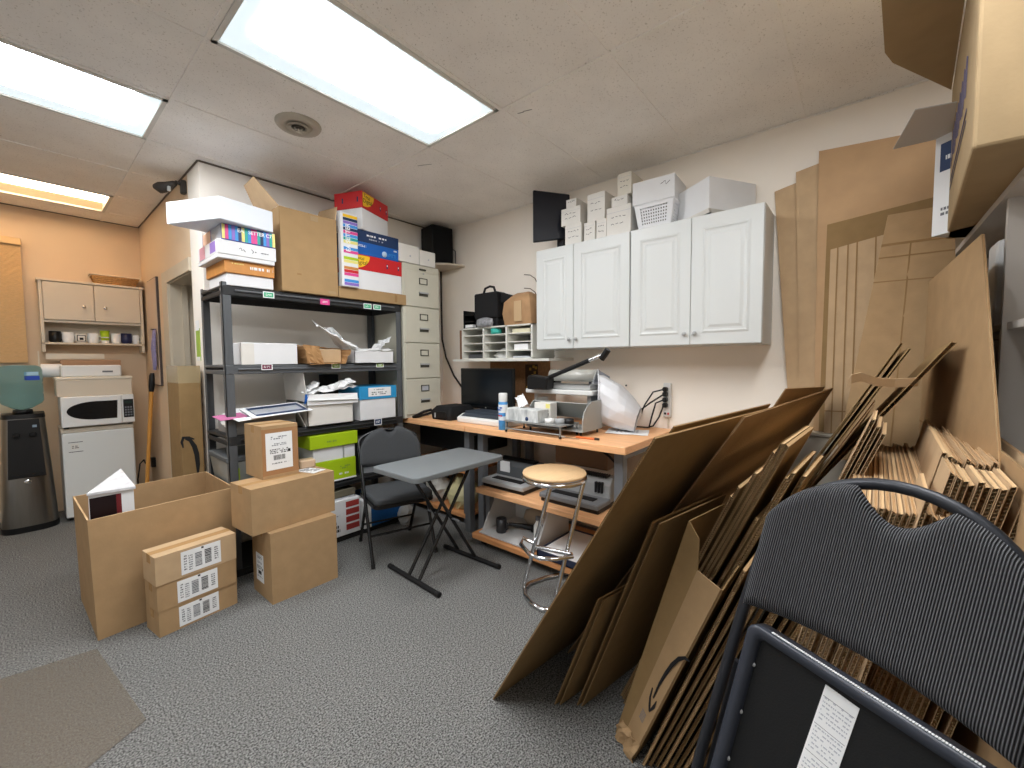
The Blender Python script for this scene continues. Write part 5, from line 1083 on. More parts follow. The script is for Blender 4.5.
for i in range(4):
    j = (i+1) % 4; lo0, lo1 = bot[i].lerp(top[i], .15), bot[j].lerp(top[j], .15); hi0, hi1 = bot[i].lerp(top[i], .88), bot[j].lerp(top[j], .88)
    b.slab([bot[i], bot[j], lo1, lo0], .003, WB); b.slab([hi0, hi1, top[j], top[i]], .003, WB)
    e0, e1 = lo0.lerp(lo1, .12), lo0.lerp(lo1, .88); f0, f1 = hi0.lerp(hi1, .12), hi0.lerp(hi1, .88)
    b.slab([lo0, e0, f0, hi0], .003, WB); b.slab([e1, lo1, hi1, f1], .003, WB); wallgrid(b, e0, e1, f1, f0, 11 if i % 2 == 0 else 9, 6, WB, .5)
b.build('body', None, t); MB().tube([top[0], top[1], top[2], top[3]], .006, WB, 8, closed=True).build('rim', None, t)
MB().box(x0+.02, y0+.02, .006, x1-.02, y1-.02, .14).build('contents', pm('basket_dark', '#4b4a4a', .8), t)
t = thing('carton', 'white lidded box sitting on the rim of the white basket', 'box', (2.90, 1.115, ZC+.168), R(3)); MB().box(-.13, -.14, 0, .13, .14, .15).build('body', WBOX, t, .003); b = MB(); ribbon(b, [(.05, .10), (.08, .115), (.085, .09), (.11, .11)], [.003]*4, face_nx((-.1306, 0, 0)), INK); b.build('handwriting', None, t)
t = thing('open_carton', 'large white carton turned at an angle with a loose bottom flap, on the cupboards', 'box', (0, 0, 0), world=True); t.location = (2.86, .70, ZC); WORLD[t.name] = V(t.location)
b = MB(); P = [(2.72, .745), (2.885, .985), (3.045, .875), (3.045, .555)]
b.prism(P, ZC+.025, ZC+.215, WBOX); b.build('body', None, t, .003)
b = MB(); b.slab([(2.72, .745, ZC+.027), (2.885, .985, ZC+.027), (2.88, .97, ZC+.003), (2.73, .74, ZC+.003)], .003, WBOX2); b.slab([(2.72, .745, ZC+.026), (3.045, .555, ZC+.026), (3.0, .60, ZC+.003), (2.78, .74, ZC+.003)], .003, WBOX2); b.build('bottom_flap', None, t)
# ================================================================ STOOL, TABLE, FOLDING CHAIR
t = thing('bar_stool', 'chrome bar stool with a round pale wood seat before the desk', 'stool', (1.99, 1.37, 0), world=True)
sc = V((1.99, 1.365, 0))
MB().lathe([(0, .735), (.165, .735), (.182, .742), (.186, .75), (.182, .758), (0, .760)], BEECH, 40, Mx.Translation(sc)).build('seat', None, t)
MB().tube([sc+V((.178*math.cos(2*PI*k/36), .178*math.sin(2*PI*k/36), .722)) for k in range(36)], .013, CHROME, 10, closed=True).build('seat_ring', None, t)
def arc(c, r, a0, a1, n, f): return [f(c, r, R(a0+(a1-a0)*k/n)) for k in range(n+1)]
L0, L1 = V((1.917, 1.333, .715)), V((1.942, 1.553, .05)); R0, R1 = V((2.055, 1.205, .715)), V((1.961, 1.329, .05))
def leg(a, b_, side):
    p = [a, a.lerp(b_, .5), b_, b_+(b_-a).normalized()*.03+V((.01, 0, 0)), V((b_.x+.03, b_.y, .016))]
    return p
MB().tube([L0, L0.lerp(L1, .3), L0.lerp(L1, .7), L1, V((1.943, 1.560, .03)), V((1.938, 1.553, .0135))], .0125, CHROME, 12).build('leg', None, t)
MB().tube([R0, R0.lerp(R1, .3), R0.lerp(R1, .7), R1, V((1.958, 1.322, .03)), V((1.955, 1.305, .0135))], .0125, CHROME, 12).build('leg', None, t)
lp = [(1.938, 1.553, .0135), (1.88, 1.50, .0135), (1.838, 1.42, .0135), (1.825, 1.34, .0135), (1.86, 1.295, .0135), (1.955, 1.29, .0135), (2.10, 1.27, .0135), (2.26, 1.29, .0135), (2.30, 1.37, .0135), (2.24, 1.46, .0135), (2.12, 1.525, .0135), (2.0, 1.562, .0135)]
MB().tube(lp, .0125, CHROME, 10, closed=True).build('base_ring', None, t)
MB().tube([(1.942, 1.46, .31), (1.93, 1.55, .33), (1.88, 1.53, .315), (1.835, 1.43, .30), (1.83, 1.36, .30), (1.88, 1.28, .30), (1.965, 1.225, .30), (1.99, 1.25, .30)], .0115, CHROME, 10).build('footrest', None, t)
MB().tube([(1.932, 1.475, .30), (1.955, 1.37, .30), (1.985, 1.25, .30)], .0115, CHROME, 10).build('footrest_bar', None, t)
# grey folding table
t = thing('folding_table', 'small grey plastic folding table with crossed dark legs', 'table', (1.81, 2.16, 0), world=True)
x0, x1, y0, y1, zt = 1.425, 2.20, 1.93, 2.392, .735; r = .04; P = []
for cx, cy, a0 in ((x1-r, y1-r, 0), (x0+r, y1-r, 90), (x0+r, y0+r, 180), (x1-r, y0+r, 270)):
    for q in range(7): P.append((cx+r*math.cos(R(a0+15*q)), cy+r*math.sin(R(a0+15*q))))
MB().prism(P, zt-.034, zt, TABLEG).build('tabletop', None, t, .006, seg=2)
for y in (2.10, 2.205): MB().cyl((1.568, y, .03), (2.04, y, .70), .0115, BLACKT, 10).build('leg', None, t)
for y in (2.065, 2.24): MB().cyl((2.02, y, .03), (1.60, y, .70), .0115, BLACKT, 10).build('leg', None, t)
for (a, c) in (((1.553, 1.90), (1.572, 2.42)), ((2.03, 1.85), (2.01, 2.36))):
    MB().cyl((a[0], a[1], .017), (c[0], c[1], .017), .015, BLACKM, 12).build('foot_bar', None, t)
    MB().cyl((a[0], a[1]-.012, .017), (a[0], a[1]+.02, .017), .0168, BLACK, 12).cyl((c[0], c[1]-.02, .017), (c[0], c[1]+.012, .017), .0168, BLACK, 12).build('rubber_cap', None, t)
for x in (1.60, 2.04): MB().cyl((x, 1.98, .70), (x, 2.34, .70), .010, BLACKT, 10).build('cross_bar', None, t)
MB().cyl((1.807, 1.99, .365), (1.807, 2.31, .365), .006, GREYM, 8).build('pivot', None, t)

# back pad mesh: u across, v up; notch in the top edge; front faces -w
def padmesh(W, top, bot, T_, curve, m, M, nu=72, nv=22, Rr=.05):
    b = MB(); vs = []; uv = []; fs = []
    for side in (0, 1):
        for i in range(nu+1):
            u = -W+2*W*i/nu; vt, vb = top(u), bot(u)
            for j in range(nv+1):
                v = vb+(vt-vb)*j/nv; dd = max(0, min(vt-v, v-vb, W-abs(u))); f = math.sqrt(max(0, 1-(1-min(1, dd/Rr))**2))
                w = curve(u)+(-T_*f if side == 0 else T_*.45*f); p = M @ V((u, v, w)); vs.append(p); uv.append((u, v))
    k = (nu+1)*(nv+1)
    for i in range(nu):
        for j in range(nv):
            a = i*(nv+1)+j; fs += [[a, a+nv+1, a+nv+2, a+1], [k+a, k+a+1, k+a+nv+2, k+a+nv+1]]
    b.add(vs, fs, m, True); b.uv = uv; return b
# dark grey folding chair facing the table
t = thing('folding_chair', 'charcoal padded folding chair behind the small grey table', 'chair', (1.709, 2.441, 0), R(-17.5))
HW = .225
for s in (-1, 1):
    MB().tube([(s*HW, 0, .012), (s*HW, .19, .42), (s*HW*.99, .36, .80)], .0115, BLACKT, 10).build('leg', None, t)
    MB().tube([(s*(HW-.028), .50, .012), (s*(HW-.028), .30, .36), (s*(HW-.028), .20, .46)], .0115, BLACKT, 10).build('leg', None, t)
    MB().cyl((s*HW, -.004, 0), (s*HW, .006, .03), .0145, BLACK, 10).build('rubber_foot', None, t); MB().cyl((s*(HW-.028), .504, 0), (s*(HW-.028), .494, .03), .0145, BLACK, 10).build('rubber_foot', None, t)
pts = [(-HW*.99, .36, .80)]+[(HW*.99*math.cos(R(180-a)), .36+.035*math.sin(R(a)), .80+.08*math.sin(R(a))) for a in range(15, 180, 15)]+[(HW*.99, .36, .80)]
MB().tube(pts, .0115, BLACKT, 10).build('top_tube', None, t)
MB().cyl((-HW, .085, .19), (HW, .085, .19), .008, BLACKT, 8).build('stretcher', None, t); MB().cyl((-HW+.028, .42, .16), (HW-.028, .42, .16), .008, BLACKT, 8).build('stretcher', None, t)
MB().box(-HW+.02, .30, .585, HW-.02, .315, .625).build('back_rail', GREYM, t)
b = MB(); P = []
for cx, cy, a0 in ((.17, .33, 0), (-.17, .33, 90), (-.16, .02, 180), (.16, .02, 270)):
    for q in range(7): P.append((cx+.05*math.cos(R(a0+15*q)), cy+.05*math.sin(R(a0+15*q))))
b.prism(P, .425, .475); b.build('seat', CHAIRF, t, .018, seg=3); MB().prism([(p[0]*1.02, p[1]) for p in P], .405, .428).build('seat_pan', BLACK, t)
def dtop(u): return .222*math.sqrt(max(0, 1-(abs(u)/.236)**2.5))-.045*max(0, 1-(u/.05)**2)
Mc = frame((0, .335, .655), (1, 0, 0), (0, .13, .99), (0, .99, -.13))
padmesh(.230, lambda u: .03+dtop(u), lambda u: -.035+.02*(u/.22)**2, .018, lambda u: -.032-.012*(u/.22)**2, CHAIRF, Mc).build('back_pad', None, t)

# foreground folding chair, folded flat
psi, al = R(-20), R(15)
h_ = V((math.sin(psi), -math.cos(psi), 0)); bk = V((math.cos(psi), math.sin(psi), 0)); up_ = V((0, 0, 1))*math.cos(al)+bk*math.sin(al); nw = -(h_.cross(up_)) ; 
if nw.dot(bk) < 0: nw = -nw
P0 = V((1.0, 0, 1.0))+h_*.040
rl = R(5); h_, up_ = h_*math.cos(rl)-up_*math.sin(rl), up_*math.cos(rl)+h_*math.sin(rl)
M2 = frame(P0, h_, up_, nw)
base = M2 @ V((0, -1.02, 0))
t = thing('folding_chair', 'folded black chair with a ribbed grey fabric back, leaning on the cardboard', 'chair', (base.x, base.y, 0), world=True)
RIB = ribbed('ribbed_fabric', '#202022', '#808184', 265)
FT = pm('frame_gunmetal', '#2c2e33', .4, .3, spec=.5)
def top2(u):
    a = abs(u)/.205; e = .19*math.sqrt(max(0, 1-min(1, a)**2.6))-.030
    nt = max(0, 1-(u/.068)**2); return e - .058*nt**1.2
def bot2(u): return -.125-.012*math.cos(u/.2*1.2)+.0-.028*(u/.2)**2
padmesh(.196, lambda u: max(top2(u), bot2(u)+.03), bot2, .020, lambda u: -.010-.035*(u/.2)**2, RIB, M2, 110, 30, .03).build('back_pad', None, t)
pts = [(-.232, -1.0, .035), (-.222, -.5, .0), (-.203, -.16, -.022), (-.199, -.08, -.022)]+[(.199*math.cos(R(180-a)), .0+.172*math.sin(R(a))**.85-.06*(1-math.sin(R(a))), -.022+.03*math.sin(R(a))) for a in range(12, 175, 8)]+[(.199, -.08, -.022), (.203, -.16, -.022), (.222, -.5, .0), (.232, -1.0, .035)]
MB().tube([M2 @ V(p) for p in pts], .0115, FT, 12).build('frame_tube', None, t)
for s in (-1, 1):
    MB().tube([M2 @ V((s*.205, -.30, .02)), M2 @ V((s*.205, -.7, .03)), M2 @ V((s*.205, -1.0, .06))], .011, FT, 10).build('leg', None, t)
    MB().cyl(M2 @ V((s*.232, -.985, .035)), M2 @ V((s*.232, -1.02, .037)), .015, BLACK, 10).build('rubber_foot', None, t)
# seat pan seen from below: rim, black recessed underside, stitched edge
def seatpoly(e):
    W2, T2, B2, r = .190-e, -.178-e, -.62+e, .022-e*.4; P = []
    for cx, cy, a0 in ((W2-r, T2-r, 0), (-W2+r, T2-r, 90), (-W2+r, B2+r, 180), (W2-r, B2+r, 270)):
        for q in range(6): P.append((cx+r*math.cos(R(a0+18*q)), cy+r*math.sin(R(a0+18*q))))
    return P
b = MB(); o, i_ = seatpoly(0), seatpoly(.02); n = len(o); RIM = pm('seat_rim_slate', '#30343d', .35, spec=.5)
SM2 = M2 @ Mx.Translation((.018, 0, -.045)) @ Mx.Rotation(R(0), 4, 'Z')
vs = [(p[0], p[1], z) for z, pp in ((.03, o), (-.004, o), (-.008, seatpoly(.004)), (-.006, i_), (.010, seatpoly(.024))) for p in pp]
fs = [[a*n+k, a*n+(k+1) % n, (a+1)*n+(k+1) % n, (a+1)*n+k] for a in range(4) for k in range(n)]
b.add(vs, fs, RIM, True, SM2); b.build('seat_rim', None, t)
b = MB(); b.prism(seatpoly(.018), .010, .03, pm('seat_under_black', '#101112', .55, bump=.08, bscale=300), SM2); b.build('seat_underside', None, t)
b = MB()
for q in range(78): x = -.145+.29*q/77; b.box(x-.0013, -.1785, -.002, x+.0013, -.1765, .004, PAPER, SM2)
b.build('stitching', None, t)
b = MB(); TL = SM2 @ Mx.Translation((-.028, -.335, .009)) @ Mx.Rotation(R(180), 4, 'Y') @ Mx.Rotation(R(3), 4, 'Z'); b.box(-.026, -.125, 0, .026, .125, .0008, PAPER, TL)
for q in range(4): strokes(b, TL @ Mx.Translation((0, .085-.055*q, .0002)), .044, .045, 6, LGREY, 20+q, fill=.35)
for q in range(5): b.box(-.024, .105-.052*q, .0008, .024, .1058-.052*q, .0012, GINK, TL)
b.build('care_label', None, t)
for v in (-.26, -.36, -.46): MB().lathe([(0, .003), (.004, .002), (.005, 0)], SILV, 12, M2 @ Mx.Translation((-.150, v, -.037)) @ Mx.Rotation(R(180), 4, 'Y')).build('screw', None, t)

# ================================================================ LEANING CARDBOARD
LS = 'big cardboard sheets leaning along the floor'
def dv(a): return V((math.cos(R(a)), -math.sin(R(a)), 0))
def lean(label, B, T, L, a, a2=None, off=(0, 0, 0), **k):
    B, T, o = V(B), V(T), V(off); d = dv(a); d2 = dv(a if a2 is None else a2); return board(label, [B+o, B+o+d*L, T+o+d2*L, T+o], **k)
lean('outermost and largest plain cardboard sheet, leaning beside the bar stool', (1.206, 1.135, .004), (1.12, .434, 1.187), 1.02, 7, t=.006, group=LS)
lean('second large cardboard sheet, tucked close behind the outermost one', (1.33, 1.14, .004), (1.30, .445, 1.195), .95, 7, t=.005, group=LS)
board('big cardboard sheet whose corner rises highest before the pale wall', [(1.634, 1.046, .004), (2.818, .748, .004), (2.786, .126, 1.247), (1.595, .311, 1.204)], t=.006, group=LS, mat=KR)
board('cardboard sheet just behind the highest-cornered one, its edge peeping above', [(2.28, .945, .004), (2.86, .795, .004), (2.84, .165, 1.25), (2.27, .275, 1.265)], t=.005, group=LS, mat=KR)
lean('short cardboard piece at the foot of the large leaning sheets, outer of the pair', (1.348, .925, .003), (1.301, .704, .548), .17, 12, t=.005, group=LS)
lean('short cardboard piece at the foot of the large leaning sheets, inner of the pair', (1.36, .908, .003), (1.312, .690, .545), .19, 12, t=.005, group=LS)
lean('medium cardboard sheet between the short pieces and the arrow carton, outer layer', (1.402, .852, .003), (1.334, .522, .865), .50, 11, t=.005, group=LS)
lean('medium cardboard sheet between the short pieces and the arrow carton, inner layer', (1.41, .836, .003), (1.345, .504, .86), .48, 11, t=.005, group=LS)
# flattened carton with the curved arrow
t = thing('flattened_carton', 'flattened open kraft carton with a curved arrow, tipped on its end', 'cardboard', (1.37, .62, 0), world=True)
FBL, FBR = V((1.375, .638, .012)), V((1.335, .583, .0)); FTL, FTR = V((1.36, .384, .735)), V((1.312, .304, .722))
SBL, STL, STM = V((1.385, .672, .01)), V((1.40, .425, .875)), V((1.375, .385, .83))
b = MB(); b.slab([FBL, FBR, FTR, FTL], .004, KR); b.build('printed_panel', None, t)
b = MB(); b.slab([SBL, FBL, FTL, STM, STL], .004, KR3); b.build('side_panel', None, t)
d = V((.30, -.03, .0)); b = MB(); b.slab([FBR, FBR+d, FTR+d+V((0, 0, .05)), FTR], .004, KR3); b.build('side_panel', None, t)
b = MB(); b.slab([SBL, SBL+d, STL+d+V((0, 0, -.02)), STL], .004, KR3); b.build('back_panel', None, t)
crumple(SBL+V((-.012, .0, .0)), FBR-SBL+V((-.01, 0, 0)), (.01, -.02, .07), 8, 4, .008, KR, t, 'crushed_end', 4, .003)
up_c = (FTL-FBL).normalized(); rt = (FBR-FBL).normalized(); nn = rt.cross(up_c).normalized()
if nn.x > 0: nn = -nn
rt2 = up_c.cross(nn).normalized(); cen = FBL.lerp(FTL, .49)*.40+FBR.lerp(FTR, .49)*.60+nn*.0048
Ta = frame(cen, rt2, up_c, nn); smile(Ta, .25, t, .52, 1.0)
b = MB(); Tb = Ta @ Mx.Translation((-.012, -.20, .0002))
for q in range(2): ribbon(b, [(.012, .006-.022*q), (-.012, .008-.022*q), (-.010, .0-.022*q), (.010, -.001-.022*q), (.010, -.008-.022*q), (-.013, -.007-.022*q)], [.0025]*6, Tb, GINK, 0, .0006)
b.build('handwritten_mark', None, t)
# fan of corrugated offcuts behind the carton
ORD = ['first', 'second', 'third', 'fourth', 'fifth', 'sixth', 'seventh', 'eighth', 'ninth', 'tenth', 'eleventh', 'twelfth', 'thirteenth', 'fourteenth', 'fifteenth', 'sixteenth', 'seventeenth', 'eighteenth']
rg = random.Random(11)
FA = 'corrugated offcuts fanned behind the arrow carton'
spec = [(1.56, .735, 1.53, .33, .94, .35), (1.55, .722, 1.52, .305, .98, .40), (1.53, .708, 1.50, .255, 1.04, .42), (1.52, .694, 1.488, .205, 1.115, .45), (1.50, .676, 1.478, .182, 1.148, .46), (1.49, .660, 1.468, .168, 1.145, .46), (1.50, .630, 1.48, .245, .90, .34), (1.48, .612, 1.455, .165, 1.05, .38), (1.47, .597, 1.445, .150, 1.07, .40), (1.49, .580, 1.47, .125, 1.06, .36), (1.52, .560, 1.50, .155, .98, .33)]
for k, (bx, by, tx, ty, tz, L) in enumerate(spec):
    lean(f'{ORD[k]} corrugated offcut behind the arrow carton, counting toward the folded chair', (bx, by, .003), (tx, ty, tz), L, 3, t=.011, group=FA, mat=KR3, pitch=.009)
FB = 'brown flattened boxes packed behind the arrow carton'
for k in range(15):
    y = .545-.0185*k; tz = .80-.012*(k % 3)-.003*k; x = 1.33+.010*(k % 3)+.003*k
    lean(f'{ORD[k]} brown flattened box counting from the arrow carton to the folded chair', (x, y, .003), (x-.02, y-.30-.004*(k % 2), tz), .50+.04*(k % 3), 3, t=.010, group=FB, mat=KR3)
# tall strips
TS = 'tall narrow cardboard strips standing out of the pile'
board('tallest cardboard strip in the pile, with a torn paper curl', [(1.95, .745, .003), (2.42, .735, .003), (2.42, -.212, 1.42), (1.95, -.218, 1.452)], t=.012, group=TS)
o = board('tall dark cardboard strip next to the tallest, first of the close pair', [(2.02, .655, .003), (2.40, .645, .003), (2.40, -.085, 1.41), (2.02, -.098, 1.455)], t=.008, group=TS)
board('tall dark cardboard strip next to the tallest, second of the close pair', [(1.97, .648, .003), (2.25, .64, .003), (2.25, -.105, 1.42), (1.97, -.117, 1.435)], t=.006, group=TS)
board('shorter dark cardboard strip before the close pair of tall strips', [(2.0, .665, .003), (2.34, .655, .003), (2.34, .02, 1.20), (2.0, .01, 1.24)], t=.006, group=TS)
board('pale torn cardboard strip beside the tall strips', [(1.86, .64, .003), (2.12, .63, .003), (2.12, .0, 1.16), (1.86, -.03, 1.26)], t=.007, group=TS, mat=KR2)
t = thing('torn_strip', 'curled strip of torn kraft paper bridging the tall cardboard strips', 'cardboard', (1.90, -.05, 1.36), world=True)
b = MB(); vs = []; path = [(1.88, .045, 1.325), (1.87, .035, 1.345), (1.89, .01, 1.352), (1.92, -.03, 1.335), (1.95, -.08, 1.33), (1.96, -.14, 1.335)]
for p in path: vs += [p, (p[0]+.01, p[1]-.0, p[2]-.03)]
b.add(vs, [[2*i, 2*i+1, 2*i+3, 2*i+2] for i in range(len(path)-1)], KR2); o = b.build('strip', None, t); md = o.modifiers.new('s', 'SOLIDIFY'); md.thickness = .003
# packed rows of flattened cartons
RA = 'flattened cartons in the tight row behind the folded chair'
for k in range(17):
    y = .265-.0112*k; j = rg.uniform(-.008, .008); tz = 1.055+rg.uniform(-.004, .004); s = .235
    lean(f'{ORD[k]} flattened carton in the tight row seen past the folded chair back', (1.31+j, y, .003), (1.27+j, y-s*tz, tz), 1.0+rg.uniform(-.05, .05), 1, t=.0085, group=RA, mat=KR2, pitch=.009)
RP = 'thick corrugated boards rising left of the tight row'
for k in range(3):
    lean(f'{ORD[k]} thick corrugated board standing above the tight row, by the torn strip', (1.62, .410-.0125*k, .003), (1.60, -.024-.012*k, 1.225-.02*k), .30, 2, t=.010, group='thick corrugated boards above the tight row', mat=KR2, pitch=.010)
RB = 'double-wall cartons in the tall row by the white cabinet'
for k in range(11):
    y = .082-.0112*k; tz = 1.135+rg.uniform(-.008, .008)+(.02 if k == 0 else 0); s = .205; d = 1; L = .92+rg.uniform(-.03, .05)
    if k >= 9: y -= .014*(k-8); tz += .01
    B, T = V((1.34, y, .003)), V((1.305+rg.uniform(-.006, .006), y-s*tz, tz)); D = dv(2); cut = .20
    m_ = lean(f'{ORD[k]} double-wall carton in the tall row, counting toward the white shelving', B+D*cut, T+D*cut+V((0, 0, .012)), L-cut, 2, t=.0098, group=RB, mat=KR2, pitch=.009)
    n_ = lean('flap', B, T, cut-.005, 2, t=.0098, mat=KR2, pitch=.009, name='end_flap')
    for q in ('label', 'category'): del n_[q]
    n_.location = n_.location-m_.location; n_.parent = m_
lean('lone short carton end standing before the tall row, behind the chair back', (1.26, .115, .003), (1.24, -.112, 1.10), .28, 2, t=.008, group=RB, mat=KR2)
# large sheet along the white cabinet
board('long kraft sheet leaning low along the white cabinet front', [(.95, -.17, .003), (2.15, -.225, .003), (2.12, -.292, 1.16), (.95, -.245, 1.17)], t=.006, mat=KR, flute='v')
t = thing('crumpled_paper', 'crumpled kraft paper squeezed beside the tall carton row', 'paper', (1.10, -.19, .0), world=True); crumple((1.0, -.215, .70), (.35, -.02, 0), (.0, -.015, .28), 6, 8, .014, KR2, t, 'sheet', 5)
MB().box(1.02, -.232, .0, 1.30, -.226, .72, KR2).build('lower_sheet', None, t)
# ---- sheets against the cabinet wall
LC = thing('low_cabinet', 'low cream cabinet standing behind the cardboard pile', 'cabinet', (2.93, .03, 0), world=True)
MB().box(2.90, -.30, .0, 3.055, .40, .965).build('body', CREAM, LC, .004); MB().box(2.885, -.31, .965, 3.055, .41, .985).build('top', CREAM, LC, .003)
WS_ = 'tall cardboard sheets against the cupboard wall'
def wsheet(label, yb0, yb1, yt0, yt1, zb, zt0, zt1, x, xb=None, mat=KR2, crease=(), t=.011):
    xb = x-.05 if xb is None else xb
    return board(label, [(xb, yb0, zb), (xb, yb1, zb), (x, yt1, zt1), (x, yt0, zt0)], t=t, mat=mat, group=WS_, flute='v', crease=crease)
wsheet('tall cardboard sheet nearest the white cupboard, its side edge slanting', .335, .05, .455, .10, .99, 2.425, 2.50, 3.045)
wsheet('tall cardboard sheet second from the white cupboard', .285, .0, .345, .05, .99, 2.50, 2.55, 3.018)
wsheet('widest and tallest plain cardboard sheet, under the white box flap', .215, -.285, .235, -.285, .99, 2.575, 2.53, 2.988, mat=pm('kraft_plain_wall', '#bc9a74', .85, var=.05, scale=10))
wsheet('cardboard sheet with rounded corner showing between the plain and the creased sheets', .19, -.28, .185, -.285, .99, 2.15, 2.20, 2.964, mat=KR3)
wsheet('pale creased carton sheet, shortest of those against the wall', .165, -.16, .165, -.15, .99, 2.005, 2.06, 2.942, mat=KR2, crease=((.10, 0, .10, 1), (.24, 0, .24, 1), (.36, 0, .36, 1), (.60, 0, .60, 1), (0, .12, 1, .12)))
board('leaning creased carton sheet with folded top, in front of the pale creased one', [(2.62, .10, .90), (2.66, -.34, .90), (2.86, -.295, 2.12), (2.88, -.066, 2.125)], t=.006, mat=KR, group=WS_, flute='v', crease=((0, .87, 1, .87), (0, .875, .7, .875), (0, .82, 1, .82), (0, .72, 1, .72), (.45, 0, .42, .87)))
# tall sheet against the open white unit
board('tall kraft sheet leaning against the white shelving, one edge slanting down', [(1.22, -.262, .55), (2.62, -.19, .55), (2.62, -.21, 1.74), (1.955, -.268, 1.785)], t=.007, mat=KR, flute='v', crease=((0, .48, 1, .48),))

# ================================================================ WHITE SHELVING ON THE SIDE AND WHAT STANDS ON IT
UY = -.315
t = thing('white_shelving', 'white shelving with open bays along the side wall, under the big kraft box', 'shelf', (1.8, -.55, 0), world=True)
UW = pm('unit_white', '#cdc6bd', .5)
MB().box(.35, -.80, 1.878, 3.05, UY+.012, 1.90).build('top_board', UW, t)
for x in (.36, 1.94, 3.02): MB().box(x, -.80, 0, x+.025, UY, 1.878).build('side_panel', UW, t)
for z in (.06, .78, 1.485): MB().box(.385, -.80, z, 1.94, UY-.01, z+.022).box(1.965, -.80, z, 3.02, UY-.01, z+.022).build('shelf_board', UW, t)
MB().box(.36, -.812, 0, 3.045, -.80, 1.90).build('back_panel', pm('unit_back_dark', '#2a2624', .8), t)
t = thing('router', 'white upright device in the dark bay of the white shelving', 'device', (2.26, -.385, 1.507), 0); MB().box(-.07, -.05, 0, .07, .05, .30).build('case', WHITEP, t, .015, seg=2); MB().box(-.071, -.02, .12, -.0695, .03, .17).build('badge', GINK, t)
t = thing('storage_case', 'black case standing in the bay of the white shelving beside the white device', 'case', (2.08, -.50, 1.507), 0); MB().box(-.08, -.10, 0, .08, .10, .34).build('body', BLACKM, t, .008)
tag(MB().box(1.55, -.60, 1.507, 1.75, -.345, 1.56, WHITEP).build('white_tray', None, None, .004, loc='auto'), 'white tray at the edge of the nearer bay of the white shelving', 'tray')
# big kraft box with open flap
t = thing('open_carton', 'big kraft box with a wide open flap atop the white shelving, near the ceiling', 'box', (2.0, -.45, 1.9005), world=True)
KB = pm('kraft_gold', '#a38c69', .8, var=.06, scale=10, bump=.05, bscale=80)
A0, A1 = V((1.506, -.181, 1.9005)), V((2.559, -.243, 1.9005)); off = V((.02, -.55, 0)); zt = 2.51
b = MB(); c4 = [A0, A1, A1+off, A0+off]; n = 4; h = V((0, 0, zt-1.9005))
vs = c4+[p+h for p in c4]; wI = .008
b.add(vs, [(3, 2, 1, 0), (0, 1, 5, 4), (1, 2, 6, 5), (2, 3, 7, 6), (3, 0, 4, 7)], KB)
b.build('body', None, t, .008, seg=2)
b = MB(); e = V((0, 0, zt)); l0, l1 = A0+h, A1+h
b.slab([l0+V((.02, .004, 0)), l1+V((-.01, .004, 0)), (2.18, -.046, 2.512), (2.09, -.021, 2.512), (1.50, .01, 2.512)], .006, KB); b.build('flap', None, t)
d = (A1-A0).normalized(); nrm = V((d.y, -d.x, 0)); nrm = nrm if nrm.y > 0 else -nrm
Tt = frame(A0.lerp(A1, .50)+V((0, 0, .29))+nrm*.001, -d, (0, 0, 1), nrm); b = MB(); NB = pm('blue_stamp', '#5c566c', .7)
for q in range(8): x = -.30+.075*q; ribbon(b, [(x, -.06+.02*(q % 2)), (x+.02, .07), (x+.05, .05), (x+.03, -.05)], [.012]*4, Tt, NB)
ribbon(b, [(-.32, -.11), (.32, -.11)], [.008]*2, Tt, NB); ribbon(b, [(-.32, -.14), (.32, -.14)], [.005]*2, Tt, NB); b.build('blue_print', None, t)
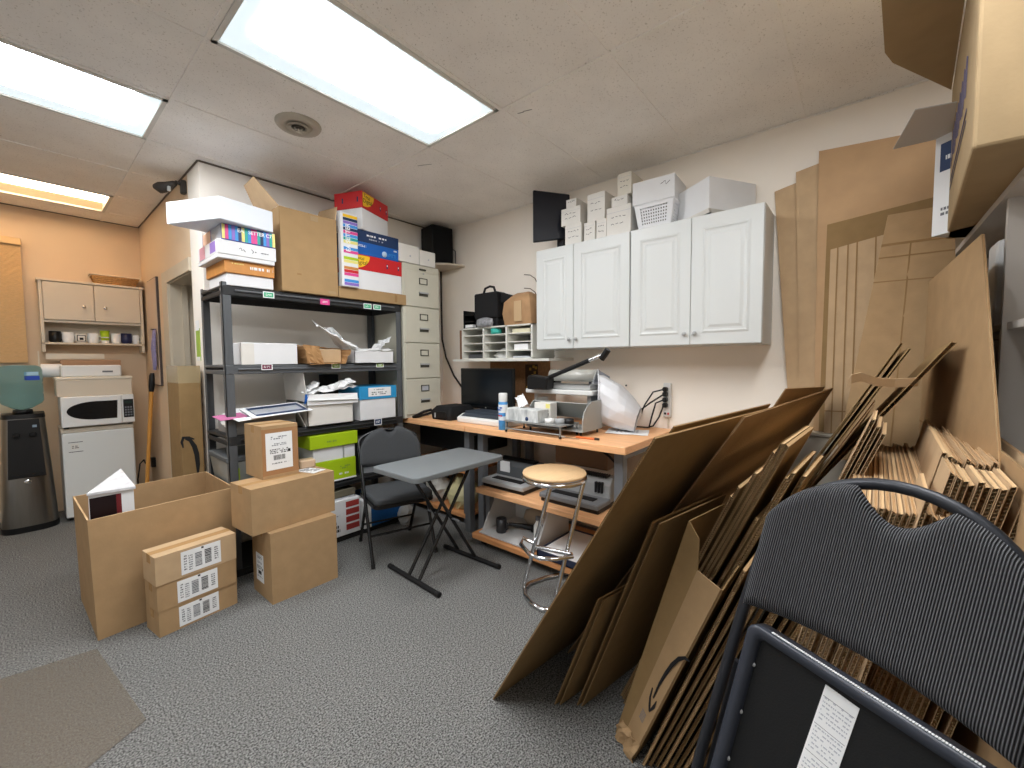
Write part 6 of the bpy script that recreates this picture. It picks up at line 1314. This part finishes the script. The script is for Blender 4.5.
# white box with raised flap
t = thing('open_carton', 'white box with a raised grey flap and navy print, behind the big kraft box', 'box', (2.46, -.42, 1.9005), world=True)
A = V((2.462, -.197, 1.9005)); e1 = V((-.70, -.71, 0)).normalized()*.34; e2 = V((.71, -.70, 0)).normalized()*.36; zt = 2.295; hh = V((0, 0, zt-1.9005))
b = MB(); q4 = [A, A+e1, A+e1+e2, A+e2]
for k in range(4):
    p, q = q4[k], q4[(k+1) % 4]; b.slab([p, q, q+hh, p+hh], .004, WBOX)
b.prism([(p.x, p.y) for p in q4], 1.9005, 1.905, WBOX); b.build('body', None, t)
b = MB(); b.slab([A+hh, A+e1+hh, V((2.161, -.112, zt+.015)), V((2.461, -.064, zt+.002))], .003, pm('flap_grey', '#c6c2be', .7)); b.build('flap', None, t)
T = frame(A.lerp(A+e1, .5)+V((0, 0, .30))+e2.normalized()*-.0045, e1.normalized(), (0, 0, 1), -e2.normalized())
b = MB(); b.box(-.15, -.05, 0, -.02, .06, .001, NAVY, T); strokes(b, T @ Mx.Translation((-.085, 0, 0)), .09, .03, 1, PAPER, 4, z=.001); b.build('logo_patch', None, t); b = MB(); strokes(b, T @ Mx.Translation((-.08, -.21, 0)), .12, .04, 2, GINK, 4); b.build('print', None, t)

# ================================================================ CAMERA, WORLD
cam = bpy.data.cameras.new('camera'); co = bpy.data.objects.new('camera', cam); C.objects.link(co)
cam.sensor_width = 36; cam.lens = 36*417.284/1024; cam.clip_start = .02
yaw, pit, rol = R(40.22494), R(-3.11664), R(-.40215)
f_ = V((math.cos(yaw)*math.cos(pit), math.sin(yaw)*math.cos(pit), math.sin(pit))); r0 = f_.cross(V((0, 0, 1))).normalized(); u0 = r0.cross(f_)
r1 = r0*math.cos(rol)+u0*math.sin(rol); u1 = -r0*math.sin(rol)+u0*math.cos(rol)
m = Mx((r1, u1, -f_)).transposed().to_4x4(); m.translation = V((0, 0, 1.40)); co.matrix_world = m
S = bpy.context.scene; S.camera = co
w = bpy.data.worlds.new('world'); S.world = w; w.use_nodes = True
w.node_tree.nodes['Background'].inputs[0].default_value = (.93, .96, 1.0, 1); w.node_tree.nodes['Background'].inputs[1].default_value = .5  # world light comes in as fill through the added window
S.view_settings.view_transform = 'Standard'; S.view_settings.look = 'None'; S.view_settings.gamma = 1; S.view_settings.use_curve_mapping = False
S.view_settings.exposure = .66
S.cycles.max_bounces = 10; S.cycles.diffuse_bounces = 6; S.cycles.use_denoising = True
